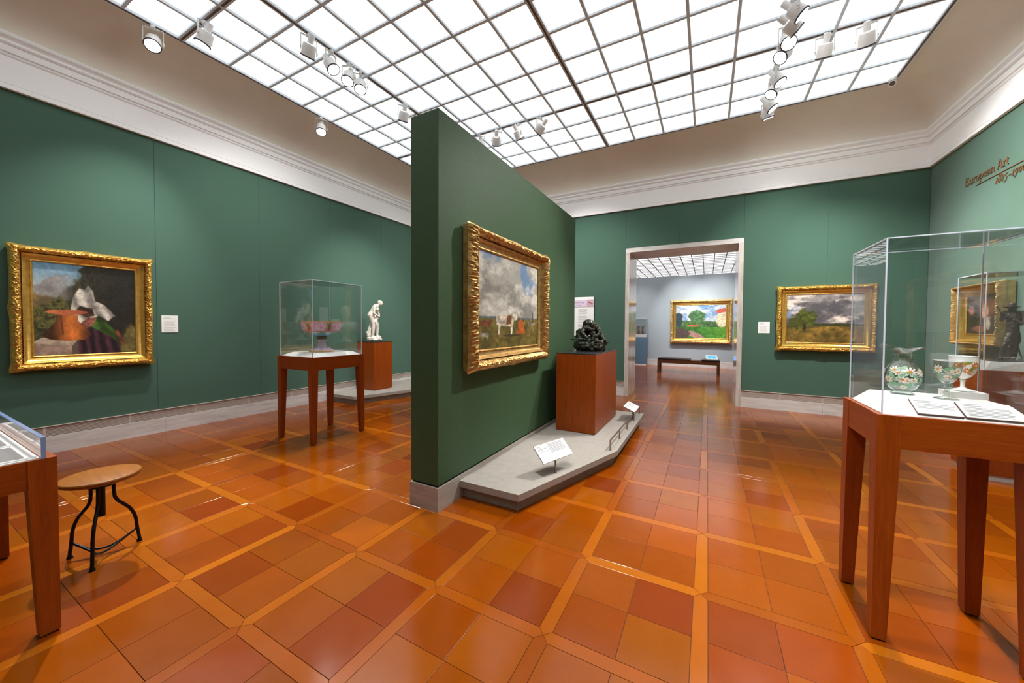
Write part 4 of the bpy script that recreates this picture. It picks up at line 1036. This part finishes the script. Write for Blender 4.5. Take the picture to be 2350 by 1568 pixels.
# pitcher
r = thing('glass_pitcher', 'clear glass pitcher painted with white daisies in the near right case', 'pitcher', (.822, 2.376, 1.038), 0)
pp = dense([(.82*a, 1.1*b) for a, b in [(.0001, .002), (.050, .002), (.052, .006), (.036, .012), (.034, .016), (.056, .028), (.072, .050), (.079, .078), (.074, .104), (.058, .126), (.040, .142), (.034, .158), (.034, .176), (.042, .188)]], 3)
MB().lathe(pp, 48, cap=False).build('body', 'vessel_glass', r, 'all')
rim = []; vs = []; n = 48; sd = FACE+HP          # spout to the viewer's right
for j, (R0, z0) in enumerate(((.0345, .2065), (.040, .214), (.046, .219))):
    for k in range(n):
        a = 2*PI*k/n; d = math.cos(a-sd); sp = max(0, d)**6; wv = .003*math.sin(5*a)
        vs.append(((R0+.030*sp*j/2)*math.cos(a), (R0+.030*sp*j/2)*math.sin(a), z0+.008*sp*j/2+wv*j/2))
MB().add(vs, [(j*n+k, j*n+(k+1) % n, (j+1)*n+(k+1) % n, (j+1)*n+k) for j in range(2) for k in range(n)]).build('spout_rim', 'vessel_glass', r, 'all')
hd = sd+PI; hp = [(.82*a, 1.1*b) for a, b in [(.046, .192), (.060, .206), (.080, .214), (.098, .204), (.104, .180), (.098, .150), (.088, .122), (.082, .104), (.076, .100)]]
hpp = []
for i in range(len(hp)-1):
    for t in (0, .33, .67): hpp.append((hp[i][0]+(hp[i+1][0]-hp[i][0])*t, hp[i][1]+(hp[i+1][1]-hp[i][1])*t))
MB().tube([(u*math.cos(hd), u*math.sin(hd), z) for u, z in hpp], .0058, 10).build('handle', 'vessel_glass', r, 'all')
for k, (dth, z, R_) in enumerate(((.42, .092, .026), (-.45, .098, .021), (-.2, .088, .018), (.02, .062, .020), (.28, .058, .017), (-.75, .060, .019), (.62, .060, .016), (.1, .032, .013), (1.2, .09, .022), (2.0, .07, .02), (2.8, .09, .022), (-1.5, .085, .02), (-2.3, .06, .02))):
    flower(r, pp, FACE+dth, z*1.22, R_)
for k, (dth, z, ln, ang) in enumerate(((-.15, .070, .060, 1.1), (-.55, .075, .06, 1.9), (.18, .085, .05, .9), (-.35, .045, .06, -.3), (.4, .040, .055, 1.4), (-.6, .040, .05, .2), (.65, .078, .05, 2.2), (-.05, .105, .05, .5), (1.5, .06, .06, .8), (2.4, .05, .06, 1.7), (-1.9, .05, .06, .6))):
    leaf(r, pp, FACE+dth, z*1.2, ln, .007, ang)
# goblets
def goblet(label, loc, prof_foot, prof_bowl, mat, pm, eye, lm, fl, lv, lip=True):
    r = thing('goblet', label, 'goblet', loc)
    MB().lathe(prof_foot, 40, cap=False).build('stem_foot', mat, r, 30); MB().lathe(prof_bowl, 48, cap=False).build('cup', mat, r, 'all')
    if lip: MB().tube([(prof_bowl[-1][0]*math.cos(2*PI*k/48), prof_bowl[-1][0]*math.sin(2*PI*k/48), prof_bowl[-1][1]) for k in range(48)], .0014, 6, True).build('lip', 'opal_glass', r, 'all')
    for dth, z, R_ in fl: flower(r, prof_bowl, FACE+dth, z, R_, pm, 9, eye)
    for dth, z, ln, ang in lv: leaf(r, prof_bowl, FACE+dth, z, ln, .007, ang, lm)
gf = [(.72*a, b) for a, b in [(.0001, .002), (.055, .001), (.056, .004), (.030, .010), (.012, .016), (.012, .022), (.016, .026), (.012, .030), (.011, .050), (.018, .056), (.019, .062), (.012, .068), (.010, .072)]]
gb = dense([(.72*a, b) for a, b in [(.010, .070), (.030, .080), (.044, .096), (.056, .122), (.060, .150), (.060, .172)]], 4)
goblet('clear glass goblet with white daisies in front of the riser block', (.940, 2.305, 1.038), gf, gb, 'vessel_glass', 'petal', 'flower_eye', 'leaf_green',
       ((-.72, .135, .022), (.50, .125, .017), (.75, .130, .016), (-.12, .100, .015), (.12, .100, .015), (1.8, .13, .02), (-2.2, .13, .02), (3, .12, .02)), ((.05, .138, .050, .45), (-.55, .105, .04, 2.4), (.45, .10, .04, .6), (2.4, .11, .05, .4), (-1.4, .12, .04, 1)))
rb = thing('riser_block', 'small white riser block inside the near right case', 'riser', (1.036, 2.418, 1.038))
bx(-.058, .058, -.052, .052, 0, .028, ch=.001).build('block', 'case_grey', rb)
of = [(.72*a, b) for a, b in [(.0001, .002), (.050, .001), (.050, .004), (.022, .010), (.011, .016), (.010, .040), (.014, .046), (.010, .052), (.010, .056)]]
ob = dense([(.72*a, b) for a, b in [(.010, .054), (.032, .062), (.050, .082), (.060, .110), (.062, .135), (.062, .158)]], 4)
goblet('white opaline goblet with orange flowers on the riser block', (1.040, 2.428, 1.067), of, ob, 'opal_glass', 'petal_orange', 'petal', 'leaf_olive',
       ((.85, .118, .020), (-.5, .118, .017), (.2, .095, .015), (-.1, .12, .014), (.6, .085, .014), (2, .11, .02), (-2, .11, .02)), ((.15, .128, .05, .3), (.55, .10, .045, 1.0), (-.7, .095, .04, 2.0)))
# printed cards on the sloping front of the deck
for k, (xa_, xb_) in enumerate(((.785, .918), (.924, 1.075))):
    lo, hi = (2.124, .990), (2.212, 1.0375)
    c = slant('label_card', 'white printed card on the sloping deck, %s' % ('below the daisy pitcher' if k == 0 else 'below the two goblets'), (xa_, lo[0], lo[1]), (xb_, lo[0], lo[1]), (xa_, hi[0], hi[1]),
              [(.08, .55-.1*k, .86, .0035), (.08, .45, .76, .003)]+[(.08, .94-.12*random.random(), .64-.085*i, .003) for i in range(4 if k == 0 else 7)])

# ================================================================== SCULPTURES
from mathutils import noise as mnoise
def sculpt(balls, caps, voxel, smooth=4, rough=0.):
    """one continuous skin grown over overlapping masses"""
    m = MB()
    for c, rr in balls: m.ball(c, rr, 14, 10)
    for chain in caps:
        for (p0, r0), (p1, r1) in zip(chain[:-1], chain[1:]):
            p0, p1 = Vector(p0), Vector(p1); n = max(2, int((p1-p0).length/(min(r0, r1)*.45))+1)
            for i in range(n+1): t = i/n; m.ball(p0.lerp(p1, t), r0+(r1-r0)*t, 10, 7)
    me = m.mesh('tmp', None); o = bpy.data.objects.new('tmp', me); COL.objects.link(o)
    a = o.modifiers.new('r', 'REMESH'); a.mode = 'VOXEL'; a.voxel_size = voxel
    b = o.modifiers.new('s', 'SMOOTH'); b.iterations = smooth; b.factor = .5
    bpy.context.view_layer.update()
    me2 = bpy.data.meshes.new_from_object(o.evaluated_get(bpy.context.evaluated_depsgraph_get())); bpy.data.objects.remove(o)
    if rough > 0:
        nr = [v_.normal.copy() for v_ in me2.vertices]
        for q, nn in zip(me2.vertices, nr): q.co += nn*rough*(mnoise.noise(q.co*38)+.6*mnoise.noise(q.co*90))
    for q in me2.vertices:
        if q.co.z < .0: q.co.z = .0
    me2.polygons.foreach_set('use_smooth', [True]*len(me2.polygons)); return me2
def sculpt_part(name, mat, parent, balls, caps, voxel, smooth=4, rough=0.):
    me = sculpt(balls, caps, voxel, smooth, rough); me.materials.clear(); me.materials.append(M[mat]); return link(name, me, parent)
VY = yaw
# marble figure: stooping standing nude on a rocky base (local x = to the right in the view, y = away)
r = thing('marble_figure', 'white marble statuette of a stooping nude standing on the cherry pedestal', 'sculpture', (-5.655, 4.85, 1.0405), VY+.22)
balls = [((.118, 0, .735), (.040, .036, .046)), ((.078, 0, .752), (.020, .02, .018)), ((.105, 0, .762), (.040, .038, .028)), ((.150, 0, .722), (.010, .010, .010)), ((.075, 0, .775), (.010, .012, .012)),
         ((-.062, -.028, .508), (.060, .052, .062)), ((-.050, .034, .510), (.058, .05, .062)), ((-.045, 0, .54), (.06, .075, .05)), ((.062, -.030, .610), (.028, .028, .028)), ((.062, .030, .610), (.028, .028, .028))]
caps = [[((-.035, 0, .545), .060), ((-.010, 0, .600), .057), ((.022, 0, .655), .060)], [((.020, -.065, .672), .032), ((.020, .065, .672), .032)], [((.040, 0, .680), .030), ((.095, 0, .715), .024)],
        [((-.045, -.032, .49), .058), ((-.005, -.036, .32), .036), ((-.010, -.036, .27), .036), ((-.018, -.034, .115), .020)], [((-.018, -.034, .115), .022), ((-.020, -.034, .092), .022), ((.045, -.04, .086), .016)],
        [((-.035, .034, .50), .056), ((.048, .030, .335), .036), ((.050, .032, .28), .034), ((.048, .034, .12), .020)], [((.048, .034, .12), .021), ((.05, .034, .098), .022), ((.112, .030, .088), .015)],
        [((.018, -.085, .668), .028), ((.008, -.100, .540), .022), ((.070, -.065, .490), .018), ((.095, -.040, .478), .017)], [((.018, .085, .668), .028), ((.060, .090, .570), .021), ((.085, .030, .500), .017)]]
fig = sculpt_part('figure', 'marble_white', r, balls, caps, .0062, 5)
sculpt_part('drapery', 'marble_white', r, [((.035, -.02, .44), (.022, .035, .03))], [[((.085, -.02, .485), .020), ((.050, -.045, .42), .020), ((.040, -.05, .34), .018), ((.050, -.045, .29), .012)], [((.03, -.04, .45), .016), ((.022, -.06, .37), .014)], [((-.03, .05, .45), .02), ((-.07, .045, .33), .026), ((-.095, .03, .22), .034), ((-.10, .02, .10), .045)], [((-.07, .0, .25), .018), ((-.085, -.03, .12), .024)]], .006, 4)
rk = random.Random(3); bl = [((0, 0, .034), (.140, .115, .040)), ((0, 0, .055), (.120, .10, .036))]
for k in range(26): a = rk.uniform(0, 2*PI); q = rk.uniform(.3, .9); bl.append(((.13*q*math.cos(a), .10*q*math.sin(a), rk.uniform(.02, .075)), rk.uniform(.018, .036)))
for k in range(10): bl.append(((-.11+rk.uniform(-.03, .035), rk.uniform(-.05, .06), rk.uniform(.06, .17)), rk.uniform(.016, .03)))
sculpt_part('rock_base', 'marble_white', r, bl, [], .006, 1, .009)
# marble bust behind the partition, visible as a reflection in the left case
pedestal('cherry pedestal behind the partition, carrying a bust reflected in the left glass case', -2.50, -2.10, 3.88, 4.28, 0, 1.06)
r = thing('marble_bust', 'white marble bust behind the partition, seen reflected in the left glass case', 'sculpture', (-2.30, 4.08, 1.068), PI+.3)
sculpt_part('bust', 'marble_white', r, [((.02, 0, .50), (.085, .072, .105)), ((.0, 0, .54), (.085, .075, .075)), ((.095, 0, .485), (.018, .014, .022)), ((.07, 0, .43), (.03, .03, .028)), ((0, .0, .25), (.085, .15, .10)), ((.03, .06, .24), (.06, .06, .06)), ((.03, -.06, .24), (.06, .06, .06)), ((.055, .03, .51), (.035, .02, .015)), ((.055, -.03, .51), (.035, .02, .015))],
            [[((.005, 0, .44), .052), ((-.01, 0, .33), .056)], [((-.01, -.13, .29), .055), ((-.01, .13, .29), .055)], [((0, 0, .2), .09), ((0, 0, .12), .05)]], .009, 4)
MB().lathe([(.0001, 0), (.095, 0), (.098, .012), (.088, .024), (.055, .034), (.042, .055), (.045, .09), (.055, .12)], 28, cap=False).build('socle', 'marble_white', r, 40)
# bronze: crouching figure on a rock
r = thing('bronze_figure', 'dark green bronze of a crouching figure on a rock beside the partition', 'sculpture', (-1.31, 4.46, 1.0455), VY)
balls = [((-.010, .01, .335), (.078, .085, .062)), ((.035, -.03, .325), (.050, .05, .055)), ((.052, -.05, .30), (.034, .036, .04)), ((-.035, 0, .285), (.06, .08, .06)), ((.10, .0, .255), (.036, .05, .058)), ((.06, .03, .24), (.07, .07, .06)),
         ((-.12, -.02, .225), (.045, .05, .05)), ((-.06, .03, .23), (.07, .06, .06)), ((.022, -.06, .215), (.042, .045, .045)), ((.145, -.01, .175), (.045, .05, .045)), ((.175, -.03, .125), (.03, .035, .028))]
caps = [[((-.075, -.04, .285), .034), ((-.115, -.075, .225), .028), ((-.055, -.095, .165), .022)], [((.085, -.03, .30), .032), ((.112, -.075, .225), .026), ((.06, -.10, .185), .02)], [((-.13, .0, .235), .042), ((-.150, -.05, .175), .034), ((-.12, -.09, .148), .022)],
        [((.022, -.06, .225), .036), ((.03, -.085, .17), .028), ((.012, -.10, .135), .02)], [((.13, .0, .20), .036), ((.165, -.05, .14), .026), ((.20, -.08, .115), .018)], [((-.05, -.05, .29), .03), ((.0, -.085, .265), .022), ((.03, -.09, .27), .018)]]
sculpt_part('figure', 'bronze_green', r, balls, caps, .005, 1, .006)
bl = [((0, 0, .06), (.205, .15, .068)), ((-.09, -.02, .09), (.10, .11, .05)), ((.09, .0, .085), (.10, .12, .05))]
for k in range(46): a = rk.uniform(0, 2*PI); q = rk.uniform(.55, 1); bl.append(((.185*q*math.cos(a), .135*q*math.sin(a), rk.uniform(.02, .115)), rk.uniform(.018, .042)))
sculpt_part('rock_base', 'bronze_green', r, bl, [], .006, 1, .012)
MB().tube([(-.255, -.10, .142), (-.18, -.10, .148), (-.09, -.10, .156)], [.010, .0075, .007], 8).build('stick', 'bronze_green', r, 'all')
MB().tube([(.02, -.125, .115), (.07, -.135, .125), (.13, -.12, .105)], [.004, .020, .004], 8).build('fold', 'bronze_green', r, 'all')
# bronze soldier
r = thing('bronze_soldier', 'dark bronze standing soldier with a broad-brimmed hat in the right wall case', 'sculpture', (2.425, 5.0, 1.058), VY-.12); r.scale = (.70, .75, 1)
bx(-.21, .17, -.09, .09, 0, .012, ch=.002).build('base_plate', 'bronze_dark', r)
balls = [((.008, 0, .475), (.029, .030, .034)), ((.03, 0, .395), (.056, .066, .07)), ((.02, 0, .33), (.052, .058, .05)), ((.0, -.02, .312), (.03, .03, .02))]
caps = [[((.01, 0, .45), .022), ((.02, 0, .43), .03)], [((.02, 0, .33), .054), ((.022, 0, .26), .058), ((.03, 0, .20), .066)], [((.06, -.05, .435), .028), ((.085, -.075, .365), .024), ((.02, -.085, .345), .02), ((-.02, -.05, .37), .016)],
        [((.02, .065, .435), .028), ((-.02, .075, .385), .022), ((-.065, .02, .44), .016), ((-.085, .0, .452), .013)], [((-.03, -.01, .22), .040), ((-.085, -.02, .15), .030), ((-.115, -.025, .08), .022), ((-.120, -.025, .03), .018)], [((-.120, -.025, .028), .018), ((-.165, -.04, .022), .013), ((-.190, -.045, .020), .009)],
        [((.03, .0, .20), .044), ((.022, -.03, .11), .029), ((.012, -.035, .05), .023), ((.01, -.035, .03), .02)], [((.01, -.035, .028), .018), ((-.025, -.06, .021), .013), ((-.042, -.068, .019), .009)]]
sculpt_part('figure', 'bronze_dark', r, balls, caps, .0042, 1, .004)
MB().lathe([(.0001, .480), (.045, .484), (.069, .494), (.070, .497), (.045, .493), (.033, .500), (.031, .522), (.022, .531), (.0001, .533)], 28, cap=False).xf(Matrix.Translation((.004, 0, .0)) ).build('hat', 'bronze_dark', r, 40)
MB().tube([(-.132, .03, .505), (-.09, .03, .452), (-.05, .04, .40)], [.0065, .006, .006], 8).build('musket', 'bronze_dark', r, 'all')
MB().tube([(-.090, -.01, .452), (-.06, -.01, .452), (-.02, -.005, .462)], .004, 6).build('pipe', 'bronze_dark', r, 'all')
MB().tube([(.075, .0, .17), (.10, -.01, .08), (.122, -.02, .02)], [.010, .008, .007], 8).build('scabbard', 'bronze_dark', r, 'all')
MB().tube([(.08, .05, .16), (.05, .06, .02)], .007, 8).build('rest', 'bronze_dark', r, 'all')
MB().ball((.045, -.07, .026), (.026, .02, .014)).build('pouch', 'bronze_dark', r, 'all')

# ================================================================== NEXT ROOM
r = thing('bench', 'long wooden bench with dark leather cushions in the next room', 'bench', (-.495, 11.88, 0))
hw, hd_ = .825, .22
for sx in (-1, 1):
    for sy in (-1, 1): bx(sx*hw-(.07 if sx > 0 else 0), sx*hw+(.07 if sx < 0 else 0), sy*hd_-(.07 if sy > 0 else 0), sy*hd_+(.07 if sy < 0 else 0), 0, .36).build('leg', 'bench_wood', r)
for y in (-hd_+.005, hd_-.035): bx(-hw+.07, hw-.07, y, y+.03, .27, .36).build('apron', 'bench_wood', r)
for x in (-hw+.005, hw-.035): bx(x, x+.03, -hd_+.07, hd_-.07, .27, .36).build('apron', 'bench_wood', r)
bx(-hw, hw, -hd_, hd_, .36, .372).build('seat_board', 'bench_wood', r)
bx(-hw, .08, -hd_, hd_, .372, .418, ch=.012).build('cushion', 'leather', r); bx(.36, hw, -hd_, hd_, .372, .418, ch=.012).build('cushion', 'leather', r)
r = thing('tablet', 'white tablet with a glowing blue screen propped on the bench', 'tablet', (.12, 11.84, .421), .12)
T = Matrix.Rotation(math.radians(28), 4, 'X')
MB().box(-.15, .15, -.11, .11, 0, .018, ch=.006).xf(T @ Matrix.Translation((0, .0, .060))).build('case', 'tablet_white', r)
MB().box(-.105, .105, -.075, .075, .018, .0195).xf(T @ Matrix.Translation((0, 0, .060))).build('screen', 'screen_blue', r)
MB().box(-.03, .03, -.004, .012, .0195, .0200).xf(T @ Matrix.Translation((0, 0, .060))).build('screen_text', 'tablet_white', r)
MB().box(-.06, .06, .02, .09, 0, .06, ch=.006).build('prop', 'tablet_white', r)
cb_ = thing('tablet_cable', 'white cable curling over the bench from the tablet', 'cable', (-.3, 11.84, .418))
pts = [(.30, 0, .012), (.22, -.04, .006), (.14, -.10, -.03), (.06, -.12, -.035), (-.02, -.08, -.01), (-.10, -.02, .008), (-.16, .04, .022), (-.20, .09, .05)]
pts = [(x, y, z if not (.0 < x+.0 < .2) else z) for x, y, z in pts]
pts = [(x, y, max(z, .007)) for x, y, z in pts]
fine = []
for i in range(len(pts)-1):
    for t in (0, .25, .5, .75): fine.append(tuple(pts[i][k]+(pts[i+1][k]-pts[i][k])*t for k in range(3)))
MB().tube(fine+[pts[-1]], .006, 8).build('cable', 'tablet_white', cb_, 'all')
r = thing('vase_case', 'blue-grey plinth with a glass cover and two gilt vases in the next room', 'display case', (-2.10, 13.47, 0))
bx(-.215, .215, -.09, .09, .04, .99, ch=.003).build('body', 'blue_plinth', r); bx(-.205, .205, -.085, .085, 0, .04).build('recessed_base', 'case_white', r)
bx(-.195, .195, -.08, .08, .99, 1.085).build('deck', 'case_white', r); bonnet(r, -.21, .21, -.088, .088, .99, 1.66)
for k, x in enumerate((-2.17, -2.032)):
    v = thing('gilt_vase', '%s of the two tall gilt vases on the blue-grey plinth' % ('left one', 'right one')[k], 'vase', (x, 13.465, 1.085), 0, 'gilt vases beyond the doorway')
    MB().lathe([(.0001, 0), (.042, 0), (.044, .012), (.034, .022), (.030, .035), (.038, .055), (.040, .085), (.033, .13), (.024, .18), (.022, .215), (.030, .25), (.038, .28), (.036, .285), (.0001, .27)], 24, cap=False).build('body', 'vase_gold', v, 40)
    for z, rr in ((.045, .0372), (.19, .0255)): MB().lathe([(rr, z-.01), (rr+.003, z), (rr, z+.01)], 24, cap=False).build('band', 'vase_dark', v, 40)
